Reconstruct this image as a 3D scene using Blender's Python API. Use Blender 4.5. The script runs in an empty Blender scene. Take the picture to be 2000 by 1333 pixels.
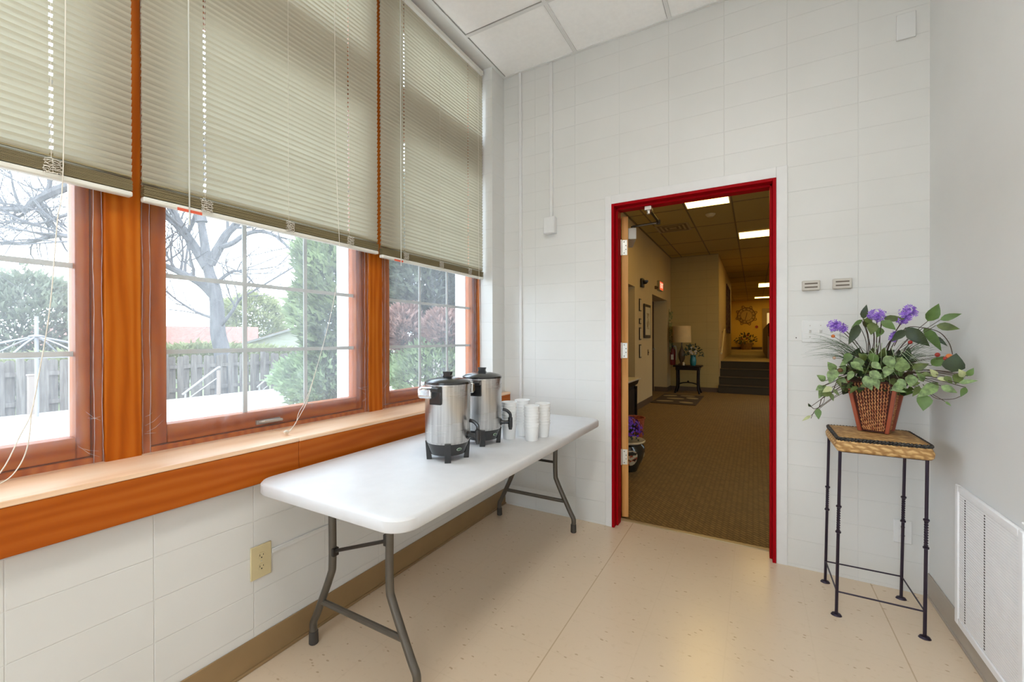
import bpy, bmesh, math, random
from mathutils import Vector, Matrix, Euler
random.seed(7)
S = bpy.context.scene
COL = S.collection
PI = math.pi
R = math.radians

# ---------------------------------------------------------------- camera
FPX, YAW, PITCH, ROLL, EYE = 830.0, 29.702, -0.203, -0.123, 1.232
cam_data = bpy.data.cameras.new('camera')
cam_data.sensor_width = 36.0
cam_data.lens = FPX / 2000.0 * 36.0
cam_data.clip_start = 0.05
cam_data.clip_end = 500
cam = bpy.data.objects.new('camera', cam_data)
COL.objects.link(cam)
_y, _p, _r = R(YAW), R(PITCH), R(ROLL)
_F = Vector((-math.sin(_y) * math.cos(_p), math.cos(_y) * math.cos(_p), math.sin(_p)))
_Rt = Vector((math.cos(_y), math.sin(_y), 0))
_U = _Rt.cross(_F)
_R2 = _Rt * math.cos(_r) + _U * math.sin(_r)
_U2 = -_Rt * math.sin(_r) + _U * math.cos(_r)
_m = Matrix(((_R2.x, _U2.x, -_F.x, 0), (_R2.y, _U2.y, -_F.y, 0), (_R2.z, _U2.z, -_F.z, EYE), (0, 0, 0, 1)))
cam.matrix_world = _m
S.camera = cam

# ---------------------------------------------------------------- world, colour, light amounts
S.view_settings.view_transform = 'Standard'
S.view_settings.look = 'None'
S.view_settings.gamma = 1
S.view_settings.use_curve_mapping = False
S.view_settings.exposure = 0.0
SKY = 6.7            # overcast sky radiance
ROOM_FILL = 11.5      # added fill troffers, unseen behind the camera
HALL_LAMP = 8.5      # hallway troffer diffusers
W = bpy.data.worlds.new('overcast_sky')
S.world = W
W.use_nodes = True
wn = W.node_tree.nodes
wl = W.node_tree.links
wn.clear()
_o = wn.new('ShaderNodeOutputWorld')
_b = wn.new('ShaderNodeBackground')
_t = wn.new('ShaderNodeTexCoord')
_s = wn.new('ShaderNodeSeparateXYZ')
_c = wn.new('ShaderNodeValToRGB')
_c.color_ramp.elements[0].position = 0.45
_c.color_ramp.elements[0].color = (0.78, 0.90, 1.0, 1)
_c.color_ramp.elements[1].position = 0.75
_c.color_ramp.elements[1].color = (0.70, 0.85, 1.0, 1)
_mr = wn.new('ShaderNodeMapRange')
_mr.inputs['From Min'].default_value = -1
wl.new(_t.outputs['Generated'], _s.inputs[0])
wl.new(_s.outputs['Z'], _mr.inputs['Value'])
wl.new(_mr.outputs[0], _c.inputs[0])
wl.new(_c.outputs[0], _b.inputs[0])
_b.inputs[1].default_value = SKY
wl.new(_b.outputs[0], _o.inputs[0])
try:
    S.cycles.max_bounces = 10
    S.cycles.diffuse_bounces = 6
    S.cycles.transparent_max_bounces = 24
    S.cycles.sample_clamp_indirect = 6
    S.cycles.caustics_reflective = False
    S.cycles.caustics_refractive = False
except Exception:
    pass

# ---------------------------------------------------------------- materials
MATS = {}

def _new(name):
    m = bpy.data.materials.new(name)
    m.use_nodes = True
    nt = m.node_tree
    b = nt.nodes['Principled BSDF']
    return m, nt, b

def _pos(nt, scale=(1, 1, 1), obj=True):
    g = nt.nodes.new('ShaderNodeNewGeometry') if not obj else nt.nodes.new('ShaderNodeTexCoord')
    mp = nt.nodes.new('ShaderNodeMapping')
    mp.inputs['Scale'].default_value = scale
    nt.links.new(g.outputs['Position' if not obj else 'Object'], mp.inputs[0])
    return mp.outputs[0]

def _bump(nt, b, height, strength, dist):
    bp = nt.nodes.new('ShaderNodeBump')
    bp.inputs['Strength'].default_value = strength
    bp.inputs['Distance'].default_value = dist
    nt.links.new(height, bp.inputs['Height'])
    nt.links.new(bp.outputs[0], b.inputs['Normal'])

def _ramp(nt, fac, stops):
    r = nt.nodes.new('ShaderNodeValToRGB')
    el = r.color_ramp.elements
    el[0].position, el[0].color = stops[0][0], (*stops[0][1], 1)
    el[1].position, el[1].color = stops[-1][0], (*stops[-1][1], 1)
    for p, c in stops[1:-1]:
        e = el.new(p)
        e.color = (*c, 1)
    nt.links.new(fac, r.inputs[0])
    return r.outputs[0]

def _noise(nt, vec, scale, detail=3, rough=.5, dist=0):
    n = nt.nodes.new('ShaderNodeTexNoise')
    n.inputs['Scale'].default_value = scale
    n.inputs['Detail'].default_value = detail
    n.inputs['Roughness'].default_value = rough
    n.inputs['Distortion'].default_value = dist
    nt.links.new(vec, n.inputs['Vector'])
    return n.outputs['Fac']

def M(name, col, rough=.5, metal=0, var=.0, vscale=20, bump=0, bscale=200, coat=0, emit=None, estr=0, stretch=(1, 1, 1), spec=.5):
    if name in MATS:
        return MATS[name]
    m, nt, b = _new(name)
    b.inputs['Base Color'].default_value = (*col, 1)
    b.inputs['Roughness'].default_value = rough
    b.inputs['Metallic'].default_value = metal
    b.inputs['Specular IOR Level'].default_value = spec
    b.inputs['Coat Weight'].default_value = coat
    b.inputs['Coat Roughness'].default_value = .15
    v = _pos(nt, stretch)
    f = _noise(nt, v, vscale, 4)
    k = max(var, .02)
    c0 = tuple(max(0, c * (1 - k)) for c in col)
    c1 = tuple(min(1, c * (1 + k)) for c in col)
    nt.links.new(_ramp(nt, f, [(.3, c0), (.7, c1)]), b.inputs['Base Color'])
    if bump:
        _bump(nt, b, _noise(nt, v, bscale, 3), bump, .002)
    if emit:
        b.inputs['Emission Color'].default_value = (*emit, 1)
        b.inputs['Emission Strength'].default_value = estr
    MATS[name] = m
    return m

def wood(name, dark, mid, light, axis='Z', rough=.42, coat=.05, scale=1.0):
    m, nt, b = _new(name)
    st = {'X': (.12, 1, 1), 'Y': (1, .12, 1), 'Z': (1, 1, .12)}[axis]
    v = _pos(nt, st)
    f1 = _noise(nt, v, 14 * scale, 4, .55, 1.2)
    w = nt.nodes.new('ShaderNodeTexWave')
    w.wave_type = 'BANDS'
    w.bands_direction = 'Y' if axis != 'Y' else 'Z'
    w.inputs['Scale'].default_value = 9 * scale
    w.inputs['Distortion'].default_value = 7
    w.inputs['Detail'].default_value = 3
    w.inputs['Detail Scale'].default_value = 1.2
    nt.links.new(v, w.inputs['Vector'])
    mx = nt.nodes.new('ShaderNodeMath')
    mx.operation = 'MULTIPLY_ADD'
    mx.inputs[1].default_value = .35
    nt.links.new(w.outputs['Fac'], mx.inputs[0])
    m2 = nt.nodes.new('ShaderNodeMath')
    m2.operation = 'MULTIPLY'
    m2.inputs[1].default_value = .7
    nt.links.new(f1, m2.inputs[0])
    nt.links.new(m2.outputs[0], mx.inputs[2])
    nt.links.new(_ramp(nt, mx.outputs[0], [(.2, dark), (.5, mid), (.8, light)]), b.inputs['Base Color'])
    b.inputs['Roughness'].default_value = rough
    b.inputs['Specular IOR Level'].default_value = .1
    b.inputs['Coat Weight'].default_value = coat
    b.inputs['Coat Roughness'].default_value = .25
    fine = _noise(nt, _pos(nt, tuple(s * 3 if s == 1 else s for s in st)), 60, 2)
    _bump(nt, b, fine, .12, .001)
    MATS[name] = m
    return m

def blocks(name, col, along, o_h, o_v, w=.3046, h=.1341, rough=.42, mortar_col=None, bump=.6):
    """painted glazed block in stack bond: 12 in x 5 1/3 in"""
    m, nt, b = _new(name)
    tc = nt.nodes.new('ShaderNodeTexCoord')
    sp = nt.nodes.new('ShaderNodeSeparateXYZ')
    cb = nt.nodes.new('ShaderNodeCombineXYZ')
    nt.links.new(tc.outputs['Object'], sp.inputs[0])
    a1 = nt.nodes.new('ShaderNodeMath'); a1.inputs[1].default_value = -o_h + 30.46
    a2 = nt.nodes.new('ShaderNodeMath'); a2.inputs[1].default_value = -o_v + 13.41
    nt.links.new(sp.outputs['X' if along == 'X' else 'Y'], a1.inputs[0])
    nt.links.new(sp.outputs['Z'], a2.inputs[0])
    nt.links.new(a1.outputs[0], cb.inputs[0])
    nt.links.new(a2.outputs[0], cb.inputs[1])
    br = nt.nodes.new('ShaderNodeTexBrick')
    br.offset = 0
    br.inputs['Scale'].default_value = 1
    br.inputs['Brick Width'].default_value = w
    br.inputs['Row Height'].default_value = h
    br.inputs['Mortar Size'].default_value = .0022
    br.inputs['Mortar Smooth'].default_value = .6
    mc = mortar_col or tuple(c * .95 for c in col)
    br.inputs['Color1'].default_value = (*col, 1)
    br.inputs['Color2'].default_value = (*tuple(c * .985 for c in col), 1)
    br.inputs['Mortar'].default_value = (*mc, 1)
    nt.links.new(cb.outputs[0], br.inputs['Vector'])
    v = tc.outputs['Object']
    n = _noise(nt, v, 3.5, 3)
    mix = nt.nodes.new('ShaderNodeMix'); mix.data_type = 'RGBA'; mix.blend_type = 'MULTIPLY'
    mix.inputs['Factor'].default_value = 1
    nt.links.new(br.outputs['Color'], mix.inputs['A'])
    nt.links.new(_ramp(nt, n, [(.35, (.97, .97, .965)), (.65, (1, 1, 1))]), mix.inputs['B'])
    nt.links.new(mix.outputs['Result'], b.inputs['Base Color'])
    b.inputs['Roughness'].default_value = rough
    hm = nt.nodes.new('ShaderNodeMath'); hm.operation = 'MULTIPLY'; hm.inputs[1].default_value = -1
    nt.links.new(br.outputs['Fac'], hm.inputs[0])
    h2 = nt.nodes.new('ShaderNodeMath'); h2.operation = 'MULTIPLY_ADD'; h2.inputs[1].default_value = .12
    nt.links.new(_noise(nt, v, 9, 2), h2.inputs[0])
    nt.links.new(hm.outputs[0], h2.inputs[2])
    _bump(nt, b, h2.outputs[0], bump, .0015)
    MATS[name] = m
    return m

def clear_sheet(name, gloss_rough, gloss, haze=0, tint=(1, 1, 1), wrinkle=0):
    """thin glass or plastic film: transparent, a little gloss, a little haze"""
    m, nt, b = _new(name)
    out = nt.nodes['Material Output']
    nt.nodes.remove(b)
    tr = nt.nodes.new('ShaderNodeBsdfTransparent'); tr.inputs[0].default_value = (*tint, 1)
    gl = nt.nodes.new('ShaderNodeBsdfGlossy'); gl.inputs['Roughness'].default_value = gloss_rough
    lw = nt.nodes.new('ShaderNodeLayerWeight'); lw.inputs['Blend'].default_value = gloss
    mx = nt.nodes.new('ShaderNodeMixShader')
    nt.links.new(lw.outputs['Fresnel'], mx.inputs[0])
    nt.links.new(tr.outputs[0], mx.inputs[1])
    nt.links.new(gl.outputs[0], mx.inputs[2])
    last = mx
    if wrinkle:
        bp = nt.nodes.new('ShaderNodeBump')
        bp.inputs['Strength'].default_value = wrinkle
        bp.inputs['Distance'].default_value = .01
        nt.links.new(_noise(nt, _pos(nt, (1, 3, .6)), 6, 4, .6, 2.5), bp.inputs['Height'])
        nt.links.new(bp.outputs[0], gl.inputs['Normal'])
        nt.links.new(bp.outputs[0], lw.inputs['Normal'])
    if haze:
        tl = nt.nodes.new('ShaderNodeBsdfTranslucent'); tl.inputs[0].default_value = (.95, .96, 1, 1)
        df = nt.nodes.new('ShaderNodeBsdfDiffuse'); df.inputs[0].default_value = (.95, .96, 1, 1)
        m3 = nt.nodes.new('ShaderNodeMixShader'); m3.inputs[0].default_value = .35
        nt.links.new(tl.outputs[0], m3.inputs[1]); nt.links.new(df.outputs[0], m3.inputs[2])
        m2 = nt.nodes.new('ShaderNodeMixShader')
        if wrinkle:
            r = _ramp(nt, _noise(nt, _pos(nt, (1, 2.5, .7)), 5, 5, .65, 3), [(.3, (haze * .6,) * 3), (.62, (haze,) * 3), (.8, (haze * 2.2,) * 3)])
            nt.links.new(r, m2.inputs[0])
        else:
            m2.inputs[0].default_value = haze
        nt.links.new(mx.outputs[0], m2.inputs[1]); nt.links.new(m3.outputs[0], m2.inputs[2])
        last = m2
    nt.links.new(last.outputs[0], out.inputs[0])
    MATS[name] = m
    return m

def translucent(name, col, amount, rough=.5, var=.06, vscale=8):
    m, nt, b = _new(name)
    out = nt.nodes['Material Output']
    f = _noise(nt, _pos(nt), vscale, 3)
    c = _ramp(nt, f, [(.3, tuple(x * (1 - var) for x in col)), (.7, tuple(min(1, x * (1 + var)) for x in col))])
    nt.links.new(c, b.inputs['Base Color'])
    b.inputs['Roughness'].default_value = rough
    tl = nt.nodes.new('ShaderNodeBsdfTranslucent')
    nt.links.new(c, tl.inputs[0])
    mx = nt.nodes.new('ShaderNodeMixShader'); mx.inputs[0].default_value = amount
    nt.links.new(b.outputs[0], mx.inputs[1]); nt.links.new(tl.outputs[0], mx.inputs[2])
    nt.links.new(mx.outputs[0], out.inputs[0])
    MATS[name] = m
    return m

def two_tone(name, c0, c1, scale, rough=.6, stretch=(1, 1, 1), lo=.42, hi=.58, bump=.3, detail=3):
    m, nt, b = _new(name)
    v = _pos(nt, stretch)
    f = _noise(nt, v, scale, detail, .6)
    nt.links.new(_ramp(nt, f, [(lo, c0), (hi, c1)]), b.inputs['Base Color'])
    b.inputs['Roughness'].default_value = rough
    _bump(nt, b, f, bump, .004)
    MATS[name] = m
    return m

# ---------------------------------------------------------------- mesh kit
class MB:
    def __init__(s):
        s.v = []; s.f = []
    def _add(s, vs, fs):
        n = len(s.v)
        s.v += [tuple(v) for v in vs]
        s.f += [tuple(i + n for i in f) for f in fs]
        return s
    def box(s, x0, x1, y0, y1, z0, z1, mat=None):
        vs = [Vector((x, y, z)) for x in (x0, x1) for y in (y0, y1) for z in (z0, z1)]
        if mat is not None:
            vs = [mat @ v for v in vs]
        return s._add(vs, [(0, 1, 3, 2), (4, 6, 7, 5), (0, 4, 5, 1), (2, 3, 7, 6), (0, 2, 6, 4), (1, 5, 7, 3)])
    def quad(s, a, b, c, d):
        return s._add([a, b, c, d], [(0, 1, 2, 3)])
    def prism(s, pts, d, mat=None):
        """pts: loop of 3d points; d: extrusion vector"""
        n = len(pts)
        P = [Vector(p) for p in pts]; D = Vector(d)
        vs = P + [p + D for p in P]
        if mat is not None:
            vs = [mat @ v for v in vs]
        fs = [tuple(range(n))[::-1], tuple(range(n, 2 * n))]
        fs += [(i, (i + 1) % n, n + (i + 1) % n, n + i) for i in range(n)]
        return s._add(vs, fs)
    def tube(s, path, r, n=8, caps=True, twist=0, ecc=1):
        P = [Vector(p) for p in path]
        k = len(P)
        rs = r if isinstance(r, (list, tuple)) else [r] * k
        up = None
        vs = []
        for i in range(k):
            t = (P[min(i + 1, k - 1)] - P[max(i - 1, 0)])
            if t.length < 1e-9:
                t = Vector((0, 0, 1))
            t.normalize()
            if up is None:
                up = Vector((0, 0, 1)) if abs(t.z) < .9 else Vector((1, 0, 0))
            a = t.cross(up)
            if a.length < 1e-6:
                a = t.cross(Vector((0, 1, 0)))
            a.normalize(); b = a.cross(t); b.normalize()
            up = b
            for j in range(n):
                q = 2 * PI * j / n + twist * i
                vs.append(P[i] + (a * math.cos(q) + b * math.sin(q) * ecc) * rs[i])
        fs = []
        for i in range(k - 1):
            for j in range(n):
                fs.append((i * n + j, i * n + (j + 1) % n, (i + 1) * n + (j + 1) % n, (i + 1) * n + j))
        if caps:
            fs.append(tuple(range(n)))
            fs.append(tuple(range((k - 1) * n, k * n))[::-1])
        return s._add(vs, fs)
    def lathe(s, prof, c=(0, 0, 0), n=32, sx=1, sy=1):
        """prof: (radius, z) list, revolved about the vertical through c"""
        vs = []; fs = []
        k = len(prof)
        for r, z in prof:
            for j in range(n):
                q = 2 * PI * j / n
                vs.append(Vector((c[0] + sx * max(r, 1e-4) * math.cos(q), c[1] + sy * max(r, 1e-4) * math.sin(q), c[2] + z)))
        for i in range(k - 1):
            for j in range(n):
                fs.append((i * n + j, i * n + (j + 1) % n, (i + 1) * n + (j + 1) % n, (i + 1) * n + j))
        if prof[0][0] > 1e-3:
            fs.append(tuple(range(n))[::-1])
        if prof[-1][0] > 1e-3:
            fs.append(tuple(range((k - 1) * n, k * n)))
        return s._add(vs, fs)
    def ball(s, c, r, n=10, sz=1):
        return s.lathe([(r * math.sin(PI * i / (n // 2 + 1)), -r * sz * math.cos(PI * i / (n // 2 + 1))) for i in range(n // 2 + 2)], c, n)
    def leaf(s, a, b, w, nrm=(0, -1, .3), curl=.12, fold=.25):
        """pointed leaf with a folded midrib from a (stalk) to b (tip)"""
        a = Vector(a); b = Vector(b)
        d = b - a; L = d.length
        if L < 1e-6:
            return s
        d.normalize()
        nn = Vector(nrm); nn = (nn - d * nn.dot(d))
        if nn.length < 1e-4:
            nn = Vector((0, 0, 1))
        nn.normalize()
        sd = d.cross(nn)
        W_ = L * w * .5
        prof = [(0, .0), (.12, .62), (.3, 1.0), (.5, .93), (.7, .62), (.87, .28), (1, 0)]
        vs = []
        for t, q in prof:
            m = a + d * L * t + nn * (math.sin(t * PI) * curl * L)
            vs += [m - sd * W_ * q + nn * (fold * W_ * q), m, m + sd * W_ * q + nn * (fold * W_ * q)]
        fs = []
        for i in range(len(prof) - 1):
            k = i * 3
            fs += [(k, k + 1, k + 4, k + 3), (k + 1, k + 2, k + 5, k + 4)]
        return s._add(vs, fs)
    def build(s, name, mat, parent=None, smooth=True, bevel=0, seg=2, ang=35, kind=None, recalc=True):
        me = bpy.data.meshes.new(name)
        me.from_pydata(s.v, [], s.f)
        me.materials.append(mat)
        if recalc and len(s.f) < 60000:
            bm = bmesh.new(); bm.from_mesh(me)
            bmesh.ops.recalc_face_normals(bm, faces=bm.faces)
            bm.to_mesh(me); bm.free()
        if smooth:
            me.polygons.foreach_set('use_smooth', [True] * len(me.polygons))
            if ang:
                me.set_sharp_from_angle(angle=R(ang))
        me.update()
        o = bpy.data.objects.new(name, me)
        COL.objects.link(o)
        if parent is not None:
            o.parent = parent
        if bevel:
            md = o.modifiers.new('bevel', 'BEVEL')
            md.width = bevel; md.segments = seg; md.limit_method = 'ANGLE'; md.angle_limit = R(40)
        if kind:
            o['kind'] = kind
        return o

def box(x0, x1, y0, y1, z0, z1):
    return MB().box(x0, x1, y0, y1, z0, z1)

def tag(o, label, cat, group=None, kind=None):
    o['label'] = label
    o['category'] = cat
    if group:
        o['group'] = group
    if kind:
        o['kind'] = kind
    return o

def thing(name, label, cat, loc=(0, 0, 0), group=None, rz=0):
    o = bpy.data.objects.new(name, None)
    o.empty_display_size = .05
    o.location = loc
    o.rotation_euler = (0, 0, rz)
    COL.objects.link(o)
    return tag(o, label, cat, group)

def struct(o):
    o['kind'] = 'structure'
    return o

def sroot(name, loc=(0, 0, 0)):
    o = bpy.data.objects.new(name, None)
    o.empty_display_size = .05
    o.location = loc
    COL.objects.link(o)
    return struct(o)

def copy_tree(o, parent=None):
    c = o.copy(); COL.objects.link(c)
    if parent is not None:
        c.parent = parent
    for ch in [x for x in bpy.data.objects if x.parent == o]:
        copy_tree(ch, c)
    return c

def text_mesh(body, size, depth):
    cu = bpy.data.curves.new('letters', 'FONT')
    cu.body = body; cu.size = size; cu.extrude = depth
    cu.align_x = 'CENTER'; cu.align_y = 'CENTER'
    t = bpy.data.objects.new('letters', cu)
    me = bpy.data.meshes.new_from_object(t)
    bpy.data.objects.remove(t)
    return me

def lerp(a, b, t):
    return a + (b - a) * t

def smooth_path(pts, k=6):
    P = [Vector(p) for p in pts]
    out = []
    for i in range(len(P) - 1):
        p0, p1, p2, p3 = P[max(i - 1, 0)], P[i], P[i + 1], P[min(i + 2, len(P) - 1)]
        for j in range(k):
            t = j / k
            out.append(.5 * ((2 * p1) + (-p0 + p2) * t + (2 * p0 - 5 * p1 + 4 * p2 - p3) * t * t + (-p0 + 3 * p1 - 3 * p2 + p3) * t ** 3))
    out.append(P[-1])
    return out

# ---------------------------------------------------------------- material set
WALLC = (.705, .70, .675)
m_block_back = blocks('painted_block_back', WALLC, 'X', .153, .015)
m_block_left = blocks('painted_block_left', WALLC, 'Y', .901, .015)
m_wall = M('painted_plaster', (.70, .70, .685), .5, var=.01, vscale=3)
m_trimwhite = M('white_trim_paint', (.715, .71, .70), .4, var=.01)
m_ceil = M('ceiling_tile', (.93, .925, .91), .8, var=.012, vscale=40, bump=.25, bscale=160)
m_tee = M('ceiling_tee_paint', (.74, .735, .72), .5)
m_gap_shade = M('painted_gap_shadow', (.30, .29, .27), .8)
m_base = M('vinyl_base_brown', (.29, .185, .085), .45, var=.06, vscale=8)
m_base_r = M('vinyl_base_taupe', (.40, .35, .29), .45, var=.05, vscale=8)
WD, WMd, WLt = (.30, .058, .002), (.43, .098, .004), (.50, .14, .012)
w_v = wood('fir_vertical', WD, WMd, WLt, 'Z')
w_h = wood('fir_along_wall', WD, WMd, WLt, 'Y')
w_sill = wood('fir_sill', (.34, .068, .004), (.40, .088, .006), (.45, .115, .012), 'Y', rough=.36, coat=.12)
w_board = wood('glare_toned_fir', (.80, .50, .30), (.88, .60, .39), (.92, .68, .48), 'Y', rough=.3, coat=.5)  # window glare on the sill top put into this paler wood colour
m_glass = clear_sheet('window_glass', .0, .08, haze=.03)
m_film = clear_sheet('plastic_film', .12, .12, haze=.13, wrinkle=.7)
m_filmedge = translucent('film_edge_tape', (.74, .70, .68), .4, .3)
m_muntin = M('muntin_putty', (.52, .51, .46), .5)
m_extwhite = M('outer_vinyl_white', (.8, .79, .77), .4)
m_slat = translucent('blind_slat_cream', (.54, .505, .39), .33, .45, var=.02, vscale=2)
m_rail = M('blind_rail_cream', (.76, .74, .66), .4)
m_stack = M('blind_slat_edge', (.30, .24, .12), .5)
m_cord = M('blind_cord', (.80, .74, .64), .7)
m_wand = translucent('clear_wand', (.85, .85, .80), .5, .2)
m_redtag = M('red_warning_tag', (.75, .12, .06), .5)
m_ivory = M('ivory_plastic', (.62, .52, .30), .35)
m_whiteplastic = M('white_plastic', (.725, .725, .71), .35)
m_beige = M('beige_plastic', (.55, .51, .45), .45)
m_dark = M('dark_slot', (.03, .025, .02), .7)
m_steel = M('hinge_steel', (.62, .60, .55), .32, 1, var=.05)
m_black = M('black_plastic', (.018, .018, .018), .3, var=.1)
m_legmetal = M('grey_leg_enamel', (.115, .10, .08), .38, .4, var=.06)
m_iron = M('dark_wrought_iron', (.030, .020, .035), .35, .5)

# floor: pale vinyl composition tile with flecks and a few open seams
def vct():
    m, nt, b = _new('vinyl_floor_tile')
    tc = nt.nodes.new('ShaderNodeTexCoord').outputs['Object']
    f = _noise(nt, tc, 1.2, 1, .5)
    base = _ramp(nt, f, [(.2, (.685, .55, .40)), (.8, (.715, .585, .435))])
    f2 = _noise(nt, _pos(nt, (1, 1.4, 1)), 30, 2, .6)
    mot = _ramp(nt, f2, [(.25, (.93, .91, .88)), (.42, (1, 1, 1)), (.7, (1.0, 1.0, 1.0))])
    vo = nt.nodes.new('ShaderNodeTexVoronoi'); vo.inputs['Scale'].default_value = 15
    vo.inputs['Randomness'].default_value = 1
    wv = nt.nodes.new('ShaderNodeVectorMath'); wv.operation = 'MULTIPLY_ADD'
    nz = nt.nodes.new('ShaderNodeTexNoise'); nz.inputs['Scale'].default_value = 60; nz.inputs['Detail'].default_value = 2
    nt.links.new(tc, nz.inputs['Vector'])
    nt.links.new(nz.outputs['Color'], wv.inputs[0]); wv.inputs[1].default_value = (.016, .016, 0)
    nt.links.new(_pos(nt, (1, 1.9, 1)), wv.inputs[2])
    nt.links.new(wv.outputs[0], vo.inputs['Vector'])
    fl = _ramp(nt, vo.outputs['Distance'], [(.075, (.52, .42, .32)), (.125, (1, 1, 1))])
    def mul(a, c, k=1):
        x = nt.nodes.new('ShaderNodeMix'); x.data_type = 'RGBA'; x.blend_type = 'MULTIPLY'
        x.inputs['Factor'].default_value = k
        nt.links.new(a, x.inputs['A']); nt.links.new(c, x.inputs['B'])
        return x.outputs['Result']
    col = mul(mul(base, mot, .8), fl, .6)
    sp = nt.nodes.new('ShaderNodeSeparateXYZ'); nt.links.new(tc, sp.inputs[0])
    def seam(axis, off, step, wid, c):
        a = nt.nodes.new('ShaderNodeMath'); a.operation = 'ADD'; a.inputs[1].default_value = -off + step * 40
        nt.links.new(sp.outputs[axis], a.inputs[0])
        p = nt.nodes.new('ShaderNodeMath'); p.operation = 'PINGPONG'; p.inputs[1].default_value = step / 2
        nt.links.new(a.outputs[0], p.inputs[0])
        return _ramp(nt, p.outputs[0], [(wid, c), (wid * 1.8, (1, 1, 1))])
    col = mul(col, seam('X', -.706, 1.213, .0012, (.60, .52, .42)), .75)
    col = mul(col, seam('X', -.706, .3032, .0006, (.80, .76, .70)), .18)
    col = mul(col, seam('Y', 2.44, .3032, .0006, (.80, .76, .70)), .18)
    nt.links.new(col, b.inputs['Base Color'])
    rr = _ramp(nt, _noise(nt, tc, 2, 1), [(.2, (.20,) * 3), (.8, (.27,) * 3)])
    nt.links.new(rr, b.inputs['Roughness'])
    b.inputs['Specular IOR Level'].default_value = .45
    return m
m_floor = vct()

# ---------------------------------------------------------------- room shell
XL, XR, YB, YR, ZC = -1.63, .725, 2.745, -2.75, 3.185
DX0, DX1, DZ = -.812, .104, 2.116      # doorway
struct(box(-1.95, .9, YR - .15, 2.87, -.12, 0).build('floor', m_floor, smooth=False))
b = MB()
b.box(-1.95, DX0, YB, 2.9, 0, 3.4).box(DX1, .95, YB, 2.9, 0, 3.4).box(DX0, DX1, YB, 2.9, DZ, 3.4)
struct(b.build('wall_back', m_block_back, smooth=False))
b = MB()
b.box(-1.93, XL, YR, YB, 0, .828).box(-1.93, XL, 2.577, YB, .828, ZC + .2).box(-1.93, XL, YR, -2.6, .828, ZC + .2)
b.box(-1.93, XL, -2.6, 2.577, ZC, ZC + .2)
struct(b.build('wall_left', m_block_left, smooth=False))
struct(box(XR, .9, YR, YB, 0, 3.4).build('wall_right', m_wall, smooth=False))
b = MB().box(-1.93, -1.30, YR - .15, YR, 0, 3.4).box(.45, .9, YR - .15, YR, 0, 3.4).box(-1.30, .45, YR - .15, YR, 2.2, 3.4)
struct(b.build('wall_rear', m_wall, smooth=False))
ce = struct(box(XL, XR, YR, YB, ZC + .005, ZC + .06).build('ceiling', m_ceil, smooth=False))
tee = MB(); gap_shade = MB()
for x in (-1.055, -.448, .16):
    tee.box(x - .011, x + .011, YR, YB, ZC - .003, ZC + .006)
    gap_shade.box(x - .0145, x - .011, YR, YB, ZC + .001, ZC + .006)
k = 0
y = 2.24
while y > YR:
    for i, (x0, x1) in enumerate(((XL, -1.066), (-1.044, -.459), (-.437, .149), (.171, XR))):
        yy = y if i % 2 == 0 else y - .0
        tee.box(x0, x1, yy - .011, yy + .011, ZC - .0025, ZC + .006)
        gap_shade.box(x0, x1, yy - .0145, yy - .011, ZC + .001, ZC + .006)
    y -= .607
tee.box(XL, XL + .020, YR, YB, ZC - .003, ZC + .006).box(XR - .02, XR, YR, YB, ZC - .003, ZC + .006)
tee.box(XL, XR, YB - .02, YB, ZC - .0028, ZC + .006)
gap_shade.box(XL + .020, XL + .0235, YR, YB - .02, ZC + .001, ZC + .006)
tee.build('ceiling_grid', m_tee, ce, smooth=False)
gap_shade.build('grid_shadow_line', m_gap_shade, ce, smooth=False)  # dark strips painted in as the shadow line beside each tee
# baseboards
b = MB().box(XL, XL + .006, YR, YB, 0, .117).box(XL, XL + .013, YR, YB, 0, .012)
struct(b.build('baseboard_left', m_base, bevel=.003))
b = MB().box(XR - .006, XR, YR, YB, 0, .112).box(XR - .012, XR, YR, YB, 0, .010)
struct(b.build('baseboard_right', m_base_r, bevel=.003))
# added glazed double door, unseen in the rear wall, letting in low daylight
d6 = sroot('door_6', (-.425, YR - .10, 0))
for s in (-1, 1):
    b = MB()
    xa, xb = sorted((s * .004, s * .870))
    b.box(xa, xa + .07, -.02, .02, .005, 2.19).box(xb - .07, xb, -.02, .02, .005, 2.19).box(xa + .07, xb - .07, -.02, .02, .005, .22).box(xa + .07, xb - .07, -.02, .02, 2.10, 2.19)
    lf = b.build('door_leaf', m_extwhite, d6, bevel=.003)
    box(xa + .07, xb - .07, -.003, .003, .22, 2.10).build('glass', m_glass, lf, smooth=False)
struct(box(-6, 5, YR - 9, YR - .15, -.2, -.05).build('ground_rear', M('rear_pavement', (.55, .54, .52), .8), smooth=False))
# white casing round the doorway, flush band
b = MB()
b.box(DX0 - .043, DX0, YB - .006, YB, 0, DZ + .058).box(DX1, DX1 + .052, YB - .006, YB, 0, DZ + .058).box(DX0, DX1, YB - .006, YB, DZ, DZ + .058)
struct(b.build('trim_1', m_trimwhite, bevel=.002))
# window sill with deep apron, two lengths
for i, (y0, y1) in enumerate(((-2.6, 1.0515), (1.0525, YB - .001))):
    b = MB()
    b.box(-1.629, -1.580, y0, y1, .702, .826)
    ap = struct(b.build('trim_%d' % (i + 2), w_sill, bevel=.003))
    ye = min(y1, 2.577)
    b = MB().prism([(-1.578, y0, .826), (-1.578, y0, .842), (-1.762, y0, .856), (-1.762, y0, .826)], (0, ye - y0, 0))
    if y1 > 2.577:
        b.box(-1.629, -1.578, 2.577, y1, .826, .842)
    b.build('sill_board', w_board, ap, bevel=.003)

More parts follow.
